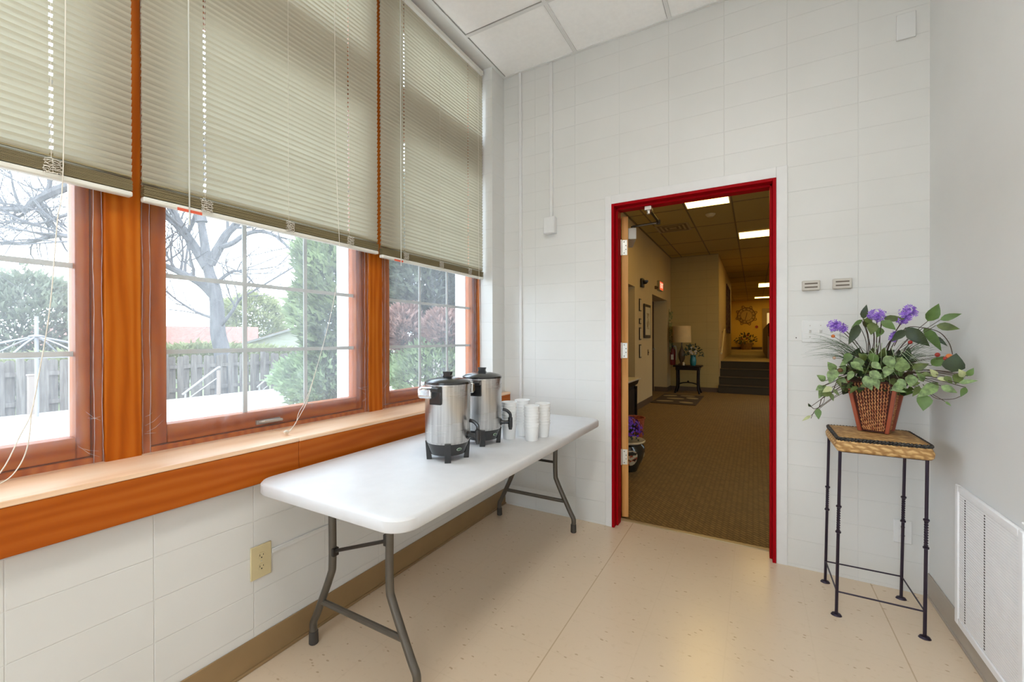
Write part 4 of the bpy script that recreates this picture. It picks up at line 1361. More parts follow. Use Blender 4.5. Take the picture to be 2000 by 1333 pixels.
rd = dense(ring, .0035)
for ph in (0, PI):
    pth = []
    for i, p in enumerate(rd + rd[:1]):
        nrm = Vector((p.x, p.y, 0)).normalized()
        pth.append(p + nrm * (.0035 * math.cos(i * .9 + ph)) + Vector((0, 0, .0045 * math.sin(i * .9 + ph))))
    band.tube(pth, .0052, 5, caps=False)
band.build('braided_edge', m_band, seat, ang=0)
def leg_(xt, yt, xb, yb):
    xt -= .470; xb -= .470; yt -= 2.50; yb -= 2.50
    def P(z):
        t = 1 - z / .738
        return Vector((lerp(xt, xb, t), lerp(yt, yb, t), z))
    b = MB()
    b.tube([P(.738), P(.486)], .0062, 8)
    b.tube([P(.372), P(.012)], .0062, 8)
    for z in (.486, .372):
        b.lathe([(.006, -.006), (.0105, -.003), (.0105, .003), (.006, .006)], tuple(P(z)), 10)
    k = 40
    for ph in (0, PI / 2):
        q = MB()
        b.tube([P(lerp(.486, .372, t / k)) for t in range(k + 1)], .0072, 4, twist=.42)
        break
    lg = b.build('leg', m_iron, fs_, ang=25)
    p = P(0)
    MB().lathe([(.006, .010), (.013, .008), (.017, .0), (.001, .0)][::-1], (p.x, p.y, 0), 12, sx=1.25).build('foot', m_iron, lg)
    return P
tops = [(.331, 2.362, .317, 2.357), (.617, 2.360, .608, 2.353), (.325, 2.640, .311, 2.648), (.613, 2.640, .603, 2.655)]
Ps = [leg_(*t) for t in tops]
b = MB()
for i, j, za, zb2 in ((0, 1, .106, .109), (2, 3, .107, .107), (0, 2, .105, .107), (1, 3, .108, .107)):
    b.tube([Ps[i](za), Ps[j](zb2)], .0035, 6)
b.build('stretcher', m_iron, fs_)
b = MB()
for i, j in ((0, 1), (2, 3), (0, 2), (1, 3)):
    b.tube([Ps[i](.733), Ps[j](.733)], .004, 6)
b.build('top_rail', m_iron, fs_)

# ---------------------------------------------------------------- flower arrangement
BZ = .8035
cb = Vector((.492, 2.556, BZ))
fa = thing('flower_arrangement', 'artificial purple flowers and trailing ivy in a red-brown wicker basket', 'flower arrangement', cb)
m_wick = woven('red_brown_wicker', (.16, .032, .010), (.62, .27, .10), 330, 110, .5, 1.0)
m_post = M('mahogany_post', (.33, .075, .035), .35, var=.1)
m_wickstrand = two_tone('wicker_strand', (.30, .065, .022), (.68, .33, .12), 85, .45, lo=.38, hi=.62, bump=.1)
e1 = Vector((-.921, .387, 0)).normalized(); e2 = Vector((.387, .921, 0)).normalized()
BH = .235
def corner(s, t, z, k=1):
    hs = lerp(.047, .083, z / BH) * k
    return e1 * (s * hs) + e2 * (t * hs) + Vector((0, 0, z))
mb = MB()
zs = [0, BH]
vs = [corner(s, t, z, .93) for z in zs for s, t in ((-1, -1), (1, -1), (1, 1), (-1, 1))]
mb._add(vs, [(0, 1, 2, 3), (0, 1, 5, 4), (1, 2, 6, 5), (2, 3, 7, 6), (3, 0, 4, 7)])
bk = mb.build('basket', M('basket_dark_core', (.07, .016, .008), .8), fa, smooth=False)
weave = MB()
NC, NR = 11, 26
for (s0, t0, s1, t1) in ((-1, -1, 1, -1), (-1, 1, -1, -1), (1, -1, 1, 1), (1, 1, -1, 1)):
    for c_ in range(NC):
        u = (c_ + .5) / NC * .86 + .07
        pth = []
        for j in range(NR * 2 + 1):
            z = .008 + (BH - .018) * j / (NR * 2)
            a = corner(s0, t0, z, .95); c = corner(s1, t1, z, .95)
            nrm = ((a + c) / 2); nrm.z = 0; nrm.normalize()
            pth.append(a.lerp(c, u) + nrm * (.0016 * (1 if (j + c_) % 2 else -1)) + (c - a).normalized() * (.0018 * math.sin(j * 1.6 + c_)))
        weave.tube(pth, [.0029 + .0006 * math.sin(j * 1.57 + c_) for j in range(len(pth))], 5)
weave.build('woven_strand', m_wickstrand, bk, ang=0)
for s, t in ((-1, -1), (1, -1), (1, 1), (-1, 1)):
    a, c = corner(s, t, 0, 1.03), corner(s, t, BH + .004, 1.03)
    hw = .0075
    pts = [a + e1 * hw * i + e2 * hw * j for i, j in ((-1, -1), (1, -1), (1, 1), (-1, 1))]
    MB().prism(pts, c - a).build('corner_post', m_post, bk, bevel=.002)
# soil / foam
mb = MB(); mb._add([corner(s, t, BH - .02, .9) for s, t in ((-1, -1), (1, -1), (1, 1), (-1, 1))], [(0, 1, 2, 3)])
mb.build('moss', M('moss_dark', (.03, .03, .012), .9), bk, smooth=False)
LEAVES = [
(0.426,2.450,1.322,0.437,2.440,1.386,0.45,"d"),(0.449,2.420,1.305,0.416,2.410,1.319,0.60,"o"),(0.451,2.400,1.304,0.442,2.390,1.248,0.75,"o"),
(0.421,2.450,1.318,0.381,2.440,1.281,0.35,"g"),(0.408,2.440,1.297,0.370,2.430,1.204,0.40,"d"),(0.475,2.380,1.309,0.521,2.370,1.269,0.60,"g"),
(0.489,2.420,1.322,0.560,2.410,1.317,0.42,"o"),(0.633,2.420,1.305,0.665,2.410,1.378,0.60,"g"),(0.638,2.300,1.306,0.697,2.290,1.328,0.45,"g"),
(0.632,2.320,1.285,0.698,2.310,1.269,0.50,"o"),(0.554,2.380,1.279,0.627,2.370,1.200,0.50,"d"),(0.616,2.400,1.279,0.668,2.390,1.179,0.35,"g"),
(0.649,2.400,1.244,0.686,2.390,1.200,0.30,"d"),(0.548,2.360,1.268,0.500,2.350,1.219,0.50,"d"),(0.442,2.500,1.284,0.459,2.490,1.342,0.60,"o"),
(0.485,2.440,1.282,0.469,2.430,1.237,0.70,"g"),(0.320,2.420,1.083,0.291,2.410,1.127,0.80,"v"),(0.329,2.400,1.073,0.355,2.390,1.113,0.80,"v"),
(0.317,2.380,1.094,0.293,2.370,1.030,0.75,"v"),(0.282,2.400,1.040,0.248,2.390,1.066,0.80,"v"),(0.274,2.400,1.014,0.245,2.390,0.995,0.90,"v"),
(0.284,2.420,1.020,0.258,2.410,0.955,0.60,"v"),(0.304,2.380,1.013,0.267,2.370,0.989,0.60,"p"),(0.304,2.380,0.990,0.258,2.370,0.972,0.50,"o"),
(0.300,2.380,0.987,0.308,2.370,0.952,0.50,"o"),(0.308,2.380,1.006,0.330,2.370,0.977,0.40,"o"),(0.332,2.420,1.057,0.365,2.410,1.032,0.70,"v"),
(0.321,2.380,1.048,0.336,2.370,1.016,0.50,"o"),(0.255,2.400,0.912,0.256,2.390,0.861,0.55,"g"),(0.226,2.400,0.916,0.216,2.390,0.934,0.50,"d"),
(0.228,2.400,0.876,0.192,2.390,0.848,0.30,"p"),(0.367,2.360,1.129,0.411,2.350,1.090,0.70,"v"),(0.412,2.330,1.074,0.433,2.320,1.011,0.65,"v"),
(0.443,2.330,1.067,0.455,2.320,1.016,0.60,"v"),(0.435,2.340,1.131,0.466,2.330,1.102,0.80,"v"),(0.426,2.330,1.092,0.468,2.320,1.062,0.80,"v"),
(0.526,2.320,1.094,0.526,2.310,1.158,0.95,"v"),(0.553,2.300,1.086,0.548,2.290,1.035,0.90,"v"),(0.533,2.320,1.046,0.489,2.310,1.015,0.70,"v"),
(0.493,2.300,1.023,0.538,2.290,1.014,0.40,"v"),(0.590,2.300,1.059,0.562,2.290,1.104,0.60,"v"),(0.627,2.280,1.058,0.561,2.270,0.997,0.55,"v"),
(0.618,2.260,1.082,0.594,2.250,1.114,0.60,"p"),(0.613,2.240,1.079,0.650,2.230,1.072,0.45,"p"),(0.590,2.280,1.010,0.581,2.270,0.945,0.75,"g"),
(0.624,2.240,1.050,0.667,2.230,1.026,0.65,"v"),(0.680,2.200,1.051,0.663,2.190,1.015,0.50,"g"),(0.653,2.170,1.068,0.700,2.160,1.080,0.42,"v"),
(0.677,2.200,1.089,0.658,2.190,1.119,0.70,"p"),(0.682,2.190,1.094,0.695,2.180,1.125,0.60,"g"),(0.667,2.220,1.100,0.655,2.210,1.060,0.80,"o"),
(0.614,2.300,1.125,0.647,2.290,1.163,0.75,"g"),(0.656,2.240,1.104,0.664,2.230,1.177,0.90,"d"),(0.556,2.300,1.111,0.604,2.290,1.132,0.60,"o"),
(0.642,2.260,0.988,0.656,2.250,0.972,0.40,"g"),(0.553,2.300,1.049,0.578,2.290,1.055,0.80,"o"),(0.374,2.420,1.168,0.354,2.410,1.121,0.70,"g"),
(0.404,2.380,1.147,0.388,2.370,1.097,0.80,"g"),(0.382,2.380,1.146,0.419,2.370,1.112,0.60,"o"),(0.482,2.340,1.161,0.504,2.330,1.104,0.80,"v"),
(0.498,2.340,1.118,0.476,2.330,1.068,0.80,"v"),(0.574,2.260,1.094,0.604,2.250,1.086,0.60,"o"),(0.435,2.360,1.170,0.454,2.350,1.116,0.70,"g"),
(0.374,2.360,1.091,0.355,2.350,1.046,0.60,"v"),(0.425,2.400,1.135,0.398,2.390,1.169,0.70,"o"),(0.512,2.330,1.151,0.550,2.320,1.120,0.60,"o"),
(0.629,2.220,1.089,0.647,2.210,1.062,0.70,"o"),(0.518,2.320,1.067,0.540,2.310,1.026,0.70,"v"),(0.573,2.280,1.042,0.549,2.270,1.000,0.50,"o"),
(0.365,2.420,1.133,0.336,2.410,1.107,0.60,"v")
]
g_mats = {'d': translucent('leaf_dark', (.030, .050, .016), .15, .4, .3, 30), 'o': translucent('leaf_olive', (.11, .15, .035), .2, .45, .3, 30),
          'g': translucent('leaf_green', (.11, .19, .045), .2, .4, .25, 30), 'v': translucent('leaf_ivy_pale', (.20, .29, .11), .2, .45, .5, 60),
          'p': translucent('leaf_cream', (.50, .54, .27), .2, .5, .2, 45)}
gm = {k: MB() for k in g_mats}
stems = MB()
random.seed(21)
root = Vector((0, 0, BH - .01))
for (x0, y0, z0, x1, y1, z1, w, k) in LEAVES:
    a = Vector((x0, y0, z0)) - cb; c = Vector((x1, y1, z1)) - cb
    nn = Vector((random.uniform(-.35, .25), -1, random.uniform(-.1, .5)))
    gm[k].leaf(a, c, w * (.85 if k == 'v' else .95), nn, curl=random.uniform(.02, .12), fold=random.uniform(.1, .3))
    mid = root.lerp(a, .55) + Vector((0, 0, .03))
    stems.tube(smooth_path([root + Vector((random.uniform(-.05, .05), random.uniform(-.05, .03), 0)), mid, a], 4), .0013, 4)
for i in range(230):        # inner fill of dark and ivy leaves behind the front ones
    a = Vector((random.gauss(.0, .085), random.gauss(-.03, .05), random.uniform(BH - .03, BH + .135)))
    a.z -= abs(a.x) * .25
    d = Vector((a.x * 3 + random.uniform(-.3, .3), random.uniform(-1, .2), random.uniform(-.5, .9))).normalized()
    L = random.uniform(.03, .06)
    if (a + d * L).x + cb.x > .70 or abs(a.x) > .125:
        continue
    k = random.choices('dogv', (8, 3, 2, 1 if a.z < BH + .05 else 0))[0]
    gm[k].leaf(a, a + d * L, random.uniform(.45, .8), (random.uniform(-.6, .4), -1, random.uniform(0, .9)), curl=.08)
for k, nm_ in (('v', 'ivy_leaves'), ('p', 'cream_leaves'), ('g', 'green_leaves'), ('o', 'olive_leaves'), ('d', 'dark_leaves')):
    gm[k].build(nm_, g_mats[k], fa, ang=0, recalc=False)
# grass sprays
m_grass = translucent('grass_blade', (.12, .19, .10), .2, .5)
m_grass2 = translucent('grass_blade_pale', (.42, .52, .30), .2, .5)
def blade(mb_, a, c, sag, w=.0011):
    P = [a.lerp(c, t / 8) + Vector((0, 0, sag * math.sin(t / 8 * PI))) for t in range(9)]
    mb_.tube(P, [w * (1 - .85 * t / 8) for t in range(9)], 3, caps=False)
gl_ = MB(); gp = MB()
for i in range(60):
    a = root + Vector((-.05, -.05, .06)) + Vector((random.uniform(-.03, .05), random.uniform(-.04, .04), random.uniform(-.02, .03)))
    c = Vector((random.uniform(-.30, -.18), random.uniform(-.22, -.05), random.uniform(.33, .455)))
    blade(gl_, a, c, random.uniform(.02, .06))
for i in range(60):
    a = root + Vector((.03, -.05, .06)) + Vector((random.uniform(-.03, .05), random.uniform(-.04, .04), random.uniform(-.02, .03)))
    c = Vector((random.uniform(.10, .175), random.uniform(-.30, -.12), random.uniform(.31, .45)))
    blade(gl_, a, c, random.uniform(.015, .05))
for (x0, z0, x1, z1) in ((-.03, .41, -.06, .30), (-.02, .41, -.085, .265), (.0, .39, .002, .20), (.0, .33, .04, .235), (.05, .37, .09, .28), (.05, .38, .12, .29), (-.05, .38, -.02, .28), (.02, .39, .03, .27), (-.012, .41, -.03, .31), (.065, .38, .135, .27)):
    blade(gp, Vector((x0, -.16, z0)), Vector((x1, -.235, z1)), .006, .0016)
gl_.build('grass_spray', m_grass, fa, ang=0, recalc=False)
gp.build('pale_blades', m_grass2, fa, ang=0, recalc=False)
# flower heads
m_fl = two_tone('violet_floret', (.13, .035, .42), (.38, .20, .70), 60, .5, lo=.35, hi=.6, bump=0)
def head(c, sx, sz, n):
    b = MB()
    c = Vector(c) - cb
    for i in range(n):
        p = Vector((random.gauss(0, .5), random.gauss(0, .5), random.gauss(0, .5)))
        if p.length > 1:
            p.normalize()
        q = c + Vector((p.x * sx, p.y * sx * .8, p.z * sz))
        nn = (p + Vector((0, -.6, .2))).normalized()
        t1 = nn.cross(Vector((0, 0, 1))).normalized(); t2 = nn.cross(t1)
        a0 = random.uniform(0, PI)
        for k in range(4):
            a = a0 + k * PI / 2
            d = t1 * math.cos(a) + t2 * math.sin(a); e = t1 * math.cos(a + .5) + t2 * math.sin(a + .5); f_ = t1 * math.cos(a - .5) + t2 * math.sin(a - .5)
            s = .0075
            b.quad(q, q + e * s * .8 + nn * .001, q + d * s * 1.15 + nn * .003, q + f_ * s * .8 + nn * .001)
    b.build('flower_head', m_fl, fa, ang=0, recalc=False)
    stems.tube(smooth_path([root + Vector((0, -.03, 0)), root.lerp(c, .5) + Vector((0, 0, .04)), c], 5), .0018, 5)
head((.322, 2.42, 1.293), .030, .026, 75)
head((.350, 2.42, 1.280), .022, .016, 34)
head((.469, 2.42, 1.335), .030, .026, 70)
head((.572, 2.42, 1.345), .030, .030, 85)
head((.556, 2.42, 1.312), .026, .014, 34)
head((.522, 2.41, 1.243), .014, .022, 34)
m_berry = M('red_berry', (.30, .02, .012), .35, var=.2)
m_berry2 = M('orange_berry', (.60, .16, .03), .4, var=.2)
for (p, rr, m_) in (((.559, 2.34, 1.217), .008, m_berry), ((.639, 2.33, 1.167), .009, m_berry), ((.308, 2.38, 1.244), .0075, m_berry2), ((.312, 2.38, 1.146), .007, M('faded_berry', (.45, .30, .20), .5)), ((.334, 2.38, 1.091), .010, M('brown_berry', (.13, .06, .02), .5)), ((.650, 2.25, 1.163), .011, m_berry2), ((.640, 2.25, 1.155), .008, m_berry)):
    c = Vector(p) - cb
    MB().ball(c, rr, 10).build('berry', m_, fa)
    stems.tube(smooth_path([root + Vector((0, -.05, .02)), root.lerp(c, .6) + Vector((0, 0, .03)), c], 4), .0009, 4)
def T(p):
    return Vector(p) - cb
stems.tube(smooth_path([T((.53, 2.44, 1.20)), T((.558, 2.40, 1.275)), T((.610, 2.39, 1.278)), T((.655, 2.37, 1.258)), T((.675, 2.34, 1.215)), T((.662, 2.26, 1.172))], 6), .0016, 5)
stems.tube(smooth_path([T((.330, 2.42, 1.05)), T((.307, 2.40, .993)), T((.271, 2.40, .96)), T((.262, 2.40, .93)), T((.257, 2.40, .916)), T((.240, 2.40, .908)), T((.222, 2.40, .925))], 6), .0016, 5)
stems.tube(smooth_path([T((.280, 2.40, .972)), T((.275, 2.40, .94)), T((.257, 2.40, .916)), T((.240, 2.40, .895)), T((.228, 2.40, .862))], 6), .0011, 5)
stems.tube(smooth_path([T((.585, 2.29, 1.05)), T((.615, 2.28, 1.0)), T((.66, 2.25, 1.0)), T((.69, 2.22, 1.03))], 6), .0012, 5)
stems.build('stem', M('stem_brown', (.06, .035, .02), .6), fa, ang=0, recalc=False)

# ---------------------------------------------------------------- ceiling lights added as room fill, unseen behind the camera
m_fill_lens = M('added_fill_diffuser', (.9, .9, .88), .4, emit=(1.0, .985, .94), estr=ROOM_FILL)
troffer(-.448 + .013, .16 - .013, -.19, 1.0, ZC + .001, 'added fill ceiling light, unseen, above and behind the viewpoint', 'added room fill lights', m_fill_lens)
troffer(-.448 + .013, .16 - .013, -2.02, -.83, ZC + .001, 'added fill ceiling light, unseen, at the back of the room', 'added room fill lights', m_fill_lens)

# ---------------------------------------------------------------- outdoors
m_patio = two_tone('pale_concrete', (.50, .465, .425), (.56, .525, .48), 1.2, .85, lo=.3, hi=.7, bump=.1)
m_lawn = two_tone('lawn_green', (.13, .16, .06), (.19, .21, .10), 4, .9, bump=.3)
struct(box(-11.85, -1.95, -14, 26, -.35, -.15).build('ground_patio', m_patio, smooth=False))
struct(box(-120, -11.851, -80, 120, -1.4, -1.1).build('ground_lawn', m_lawn, smooth=False))
struct(box(-11.85, -11.6, -14, 26, -1.3, -.36).build('patio_wall', m_patio, smooth=False))
# fence of staggered pickets
m_fence = two_tone('weathered_fence', (.14, .12, .105), (.215, .19, .165), 3, .85, (1, 6, .5), bump=.3)
FX = -12.9
fe = thing('picket_fence', 'weathered grey board fence beyond the pale patio', 'fence', (FX, 4, -1.1))
random.seed(31)
f1 = MB(); f2 = MB()
y = -8.0; i = 0
while y < 16:
    h = 1.93 + .02 * math.sin(i) + random.uniform(-.015, .015)
    t = f1 if i % 2 else f2
    x0 = .0 if i % 2 else -.07
    w = .14
    t.prism([(x0, y - 4, .06), (x0, y - 4 + w, .06), (x0, y - 4 + w, h - .04), (x0, y - 4 + w - .03, h), (x0, y - 4 + .03, h), (x0, y - 4, h - .04)], (.018, 0, 0))
    y += .152; i += 1
f1.build('front_pickets', m_fence, fe, smooth=False)
f2.build('rear_pickets', m_fence, fe, smooth=False)
b = MB()
for z in (.35, 1.0, 1.6):
    b.box(-.052, .0, -12, 12, z, z + .09)
b.build('fence_rail', m_fence, fe, smooth=False)
for k in range(10):
    yy = -12 + k * 2.43 + .75
    box(.019, .11, yy, yy + .1, 0, 1.98).build('fence_post', m_fence, fe, smooth=False)
# step handrails at the edge of the patio
m_pipe = M('rusty_cream_pipe', (.28, .22, .18), .6)
m_pipe2 = M('galvanised_pipe', (.36, .34, .32), .5)
for yy, lab in ((5.62, 'pale pipe handrail at the patio edge, left one through the middle window'), (7.35, 'pale pipe handrail at the patio edge, right one, beside the evergreen')):
    r = thing('step_handrail', lab, 'handrail', (-11.7, yy, -.15), 'handrails of the patio steps')
    MB().tube([(0, 0, 0), (0, 0, .62)], .045, 8).build('post', m_pipe, r)
    MB().tube([(0, -.72, -.0), (0, -.72, .12)], .022, 8).build('short_post', m_pipe2, r)
    MB().tube(smooth_path([(0, -.78, .10), (0, -.06, .66), (0, .02, .68)], 4), .024, 8).build('rail', m_pipe2, r)
    MB().tube([(0, -.62, .02), (0, -.05, .42)], .014, 6).build('lower_rail', m_pipe2, r)
o = MB().lathe([(.03, 0), (.03, .12), (.05, .14), (.06, .19), (.04, .23), (.001, .24)], (0, 0, 0), 14).build('vent_pipe', m_extwhite)
o.location = (-11.6, 3.55, -.15)
tag(o, 'small white pipe cap standing on the patio by the fence', 'pipe')
# bare frame of a garden canopy
m_can = M('canopy_grey', (.26, .26, .28), .6)
r = thing('canopy_frame', 'pale metal peaked canopy frame on the patio through the left window', 'canopy', (-11.3, 2.42, -.15))
MB().tube([(0, 0, 0), (0, 0, 1.82)], .028, 8).build('pole', m_can, r)
b = MB()
for k in range(8):
    a = k * PI / 4 + .3
    b.tube(smooth_path([(0, 0, 1.46), (.5 * math.cos(a), .5 * math.sin(a), 1.33), (1.15 * math.cos(a), 1.15 * math.sin(a), 1.10)], 3), .014, 5)
b.tube([(1.15 * math.cos(t / 24 * 2 * PI + .3), 1.15 * math.sin(t / 24 * 2 * PI + .3), 1.10) for t in range(25)], .012, 5, caps=False)
b.lathe([(.001, 1.50), (.10, 1.47), (.11, 1.45)], (0, 0, 0), 12)
b.build('canopy_ribs', m_can, r, ang=0)
r = thing('garden_post', 'short rusty wooden post before the fence, left window', 'post', (-11.75, 2.46, -.15))
box(-.06, .06, -.06, .06, 0, .72).build('post', m_pipe, r, bevel=.006)
box(-.07, .07, -.07, .07, .72, .75).build('cap', m_pipe, r, bevel=.004)

# bare oaks
m_bark = two_tone('grey_bark', (.11, .105, .105), (.17, .16, .16), 4, .9, (1, 1, .3), bump=.5)
def grow(mb_, p, d, L, r, depth, maxd, rng):
    """one branch with side shoots"""
    n = 4 if depth < maxd else 3
    pts = [p.copy()]
    q = p.copy(); dd = d.copy()
    for i in range(n):
        dd = (dd + Vector((rng.uniform(-.22, .22), rng.uniform(-.22, .22), rng.uniform(-.12, .2)))).normalized()
        q = q + dd * L / n
        pts.append(q.copy())
    mb_.tube(pts, [r * (1 - .62 * i / n) for i in range(n + 1)], 5 if r > .03 else 3, caps=False)
    if depth >= maxd:
        return
    k = rng.choice((3, 4, 4, 5))
    for i in range(k):
        t = rng.randint(1, n)
        base = pts[t]
        s = Vector((rng.uniform(-1, 1), rng.uniform(-1, 1), rng.uniform(-.35, .9)))
        nd = (dd * .75 + s * .75).normalized()
        grow(mb_, base, nd, L * rng.uniform(.5, .75), r * .42, depth + 1, maxd, rng)
def oak(name, label, limbs, trunk, rad, seed, maxd=3, group=None, shoots=5):
    rng = random.Random(seed)
    o0 = Vector((trunk[0][0], trunk[0][1], -1.1))
    t = thing(name, label, 'tree', o0, group)
    T_ = [Vector(p) - o0 for p in trunk]
    mb_ = MB()
    T2 = smooth_path([Vector((0, 0, 0))] + T_, 4)
    k = len(T2)
    mb_.tube(T2, [lerp(rad * 1.1, rad * .45, (i / (k - 1)) ** 1.3) for i in range(k)], 10)
    mb_.build('trunk', m_bark, t)
    lb = MB(); tw = MB()
    for pts, r0, r1 in limbs:
        P = smooth_path([Vector(p) - o0 for p in pts], 4)
        k = len(P)
        lb.tube(P, [lerp(r0, r1, i / (k - 1)) for i in range(k)], 7)
        for j in range(shoots + len(pts)):
            i = rng.randint(k // 4, k - 1)
            dr = (P[min(i + 1, k - 1)] - P[max(i - 1, 0)]).normalized()
            s = Vector((rng.uniform(-1, 1), rng.uniform(-1, 1), rng.uniform(-.5, 1)))
            grow(tw, P[i], (dr * .6 + s * .8).normalized(), rng.uniform(1.0, 2.0), lerp(r0, r1, i / (k - 1)) * .45, 1, maxd, rng)
    lb.build('limbs', m_bark, t)
    tw.build('twigs', m_bark, t, ang=0, recalc=False)
    return t
oak('bare_oak', 'big bare grey tree beyond the fence in the middle window', [
    ([(-14.58, 6.89, 2.6), (-14.95, 6.7, 3.0), (-15.4, 6.45, 3.28), (-15.86, 6.16, 3.54), (-16.5, 5.8, 3.9), (-17.3, 5.3, 4.5)], .15, .04),
    ([(-14.76, 6.79, 3.5), (-15.04, 6.63, 4.01), (-15.31, 6.48, 4.49), (-15.59, 6.32, 5.05), (-15.9, 6.1, 5.9), (-16.2, 5.9, 7.2)], .17, .05),
    ([(-14.70, 6.84, 3.6), (-14.41, 6.99, 4.17), (-14.21, 7.11, 4.57), (-13.86, 7.3, 4.96), (-13.4, 7.6, 5.9), (-13.0, 7.9, 7.0)], .16, .04),
    ([(-14.40, 6.95, 4.10), (-13.86, 7.07, 4.2), (-13.52, 7.27, 4.47), (-13.11, 7.5, 4.56), (-12.7, 7.74, 4.4), (-12.29, 7.97, 3.96), (-12.0, 8.15, 3.7)], .085, .03),
    ([(-14.30, 6.97, 1.7), (-13.86, 7.07, 2.15), (-13.65, 7.18, 2.5), (-13.24, 7.42, 2.78), (-12.43, 7.89, 3.34), (-11.9, 8.2, 3.7)], .055, .015),
    ([(-14.45, 6.9, 3.0), (-13.9, 7.1, 3.35), (-13.5, 7.3, 3.2), (-13.2, 7.5, 2.7)], .06, .015),
    ([(-14.55, 6.9, 1.9), (-15.0, 6.6, 2.1), (-15.6, 6.3, 2.5), (-16.1, 6.0, 3.0)], .05, .015),
    ([(-14.9, 6.7, 4.9), (-15.0, 6.6, 5.9), (-15.05, 6.6, 7.6)], .17, .06)],
    [(-14.35, 7.01, .67), (-14.47, 6.94, 1.47), (-14.5, 6.93, 2.26), (-14.58, 6.89, 2.9), (-14.72, 6.81, 3.38), (-14.83, 6.75, 4.2), (-14.94, 6.69, 5.0)], .215, 3, 3, 'bare trees beyond the fence', 9)
oak('bare_oak', 'bare tree whose branches cross the left window, trunk behind the post', [
    ([(-14.0, 4.7, 4.6), (-14.89, 4.19, 5.3), (-15.47, 3.86, 5.21), (-15.93, 3.59, 4.99), (-16.21, 3.43, 4.82), (-16.39, 3.33, 4.65), (-16.96, 3.0, 4.65), (-17.65, 2.61, 4.76), (-18.6, 2.2, 5.0)], .13, .05),
    ([(-14.05, 4.65, 3.5), (-14.6, 4.3, 3.8), (-15.12, 4.05, 3.87), (-15.7, 3.72, 3.95), (-16.39, 3.33, 3.76), (-16.96, 3.0, 3.77), (-17.8, 2.5, 3.9)], .09, .03),
    ([(-15.9, 3.6, 4.98), (-15.8, 3.65, 5.5), (-15.9, 3.6, 6.2)], .06, .02),
    ([(-14.1, 4.6, 3.9), (-15.2, 4.0, 4.5), (-16.0, 3.5, 4.25), (-17.0, 3.1, 4.35)], .06, .02),
    ([(-16.9, 3.0, 4.65), (-16.4, 3.3, 4.3), (-15.6, 3.75, 4.05)], .04, .02)],
    [(-13.9, 4.95, .67), (-13.95, 4.85, 2.4), (-14.0, 4.75, 3.8), (-14.0, 4.7, 5.2), (-13.9, 4.8, 7.0)], .25, 9, 3, 'bare trees beyond the fence', 14)

# evergreens, shrubs, distant trees
def leafmass(name, label, cat, c, rad, n, leaf, mat, group=None, seed=1, trunk=True, cone=False, zbase=-.15):
    rng = random.Random(seed)
    base = Vector((c[0], c[1], zbase))
    t = thing(name, label, cat, base, group)
    cc = Vector(c) - base
    mb_ = MB()
    lumps = [(rng.uniform(0, 6.28), rng.uniform(2, 7), rng.uniform(1, 4)) for _ in range(6)]
    for i in range(n):
        th = rng.uniform(0, 2 * PI)
        v = rng.uniform(-1, 1)
        rr = math.sqrt(max(0, 1 - v * v)) if not cone else (1 - (v + 1) / 2) ** .55 * (1 if v > -.85 else .8)
        k = 1 + .09 * sum(math.sin(l[0] + l[1] * v * 2 + l[2] * th) for l in lumps) / 2
        k *= rng.uniform(.72, 1.03)
        p = cc + Vector((rad[0] * rr * math.cos(th) * k, rad[1] * rr * math.sin(th) * k, rad[2] * v * (1 if cone else k)))
        out = Vector((math.cos(th), math.sin(th), v * .5 + .35)).normalized()
        d = (out + Vector((rng.uniform(-.6, .6), rng.uniform(-.6, .6), rng.uniform(-.3, .7)))).normalized()
        s = d.cross(Vector((rng.uniform(-1, 1), rng.uniform(-1, 1), rng.uniform(-1, 1))))
        if s.length < .1:
            continue
        s.normalize()
        L = leaf * rng.uniform(.6, 1.3)
        mb_._add([p - s * L * .28, p + d * L * .5 - s * L * .1, p + d * L, p + s * L * .28], [(0, 1, 2, 3)])
    mb_.build('foliage', mat, t, smooth=False, recalc=False)
    if trunk:
        MB().tube([(0, 0, 0), (cc.x, cc.y, cc.z)], [.10, .05], 6).build('stem', m_bark, t)
    return t
l_ever = translucent('evergreen_leaf', (.17, .215, .09), .25, .8, .5, 2.2)
l_dark = translucent('blue_green_leaf', (.14, .165, .11), .25, .8, .45, 2)
l_yel = translucent('spring_leaf', (.28, .30, .14), .25, .8, .3, 2)
l_red = translucent('russet_leaf', (.30, .18, .15), .25, .8, .35, 3)
l_hill = translucent('grey_green_leaf', (.22, .24, .165), .25, .8, .35, .7)
l_light = translucent('light_shrub_leaf', (.22, .29, .14), .25, .8, .4, 3)
leafmass('evergreen_tree', 'tall bushy evergreen at the patio edge on the right of the middle window', 'tree', (-7.50, 6.12, 2.1), (1.0, 1.0, 2.3), 22000, .16, l_ever, 'evergreens outside', 1, cone=False)
leafmass('evergreen_shrub', 'low spreading evergreen shrub at the foot of the tall evergreen', 'shrub', (-7.75, 5.95, .45), (1.1, 1.1, .65), 4000, .13, l_light, 'shrubs outside', 12)
leafmass('evergreen_shrub', 'light green shrub before the fence, left of the tall evergreen', 'shrub', (-10.9, 7.3, .25), (.6, .7, .45), 2200, .12, l_light, 'shrubs outside', 2)
leafmass('evergreen_tree', 'dark full evergreen filling the upper left of the right window', 'tree', (-5.7, 6.6, 2.9), (1.05, 1.05, 1.5), 20000, .16, l_dark, 'evergreens outside', 3)
leafmass('russet_shrub', 'reddish leafy shrub at the left edge of the right window', 'shrub', (-5.35, 5.55, 1.42), (.36, .36, .40), 3400, .10, l_red, 'shrubs outside', 4, zbase=-.15)
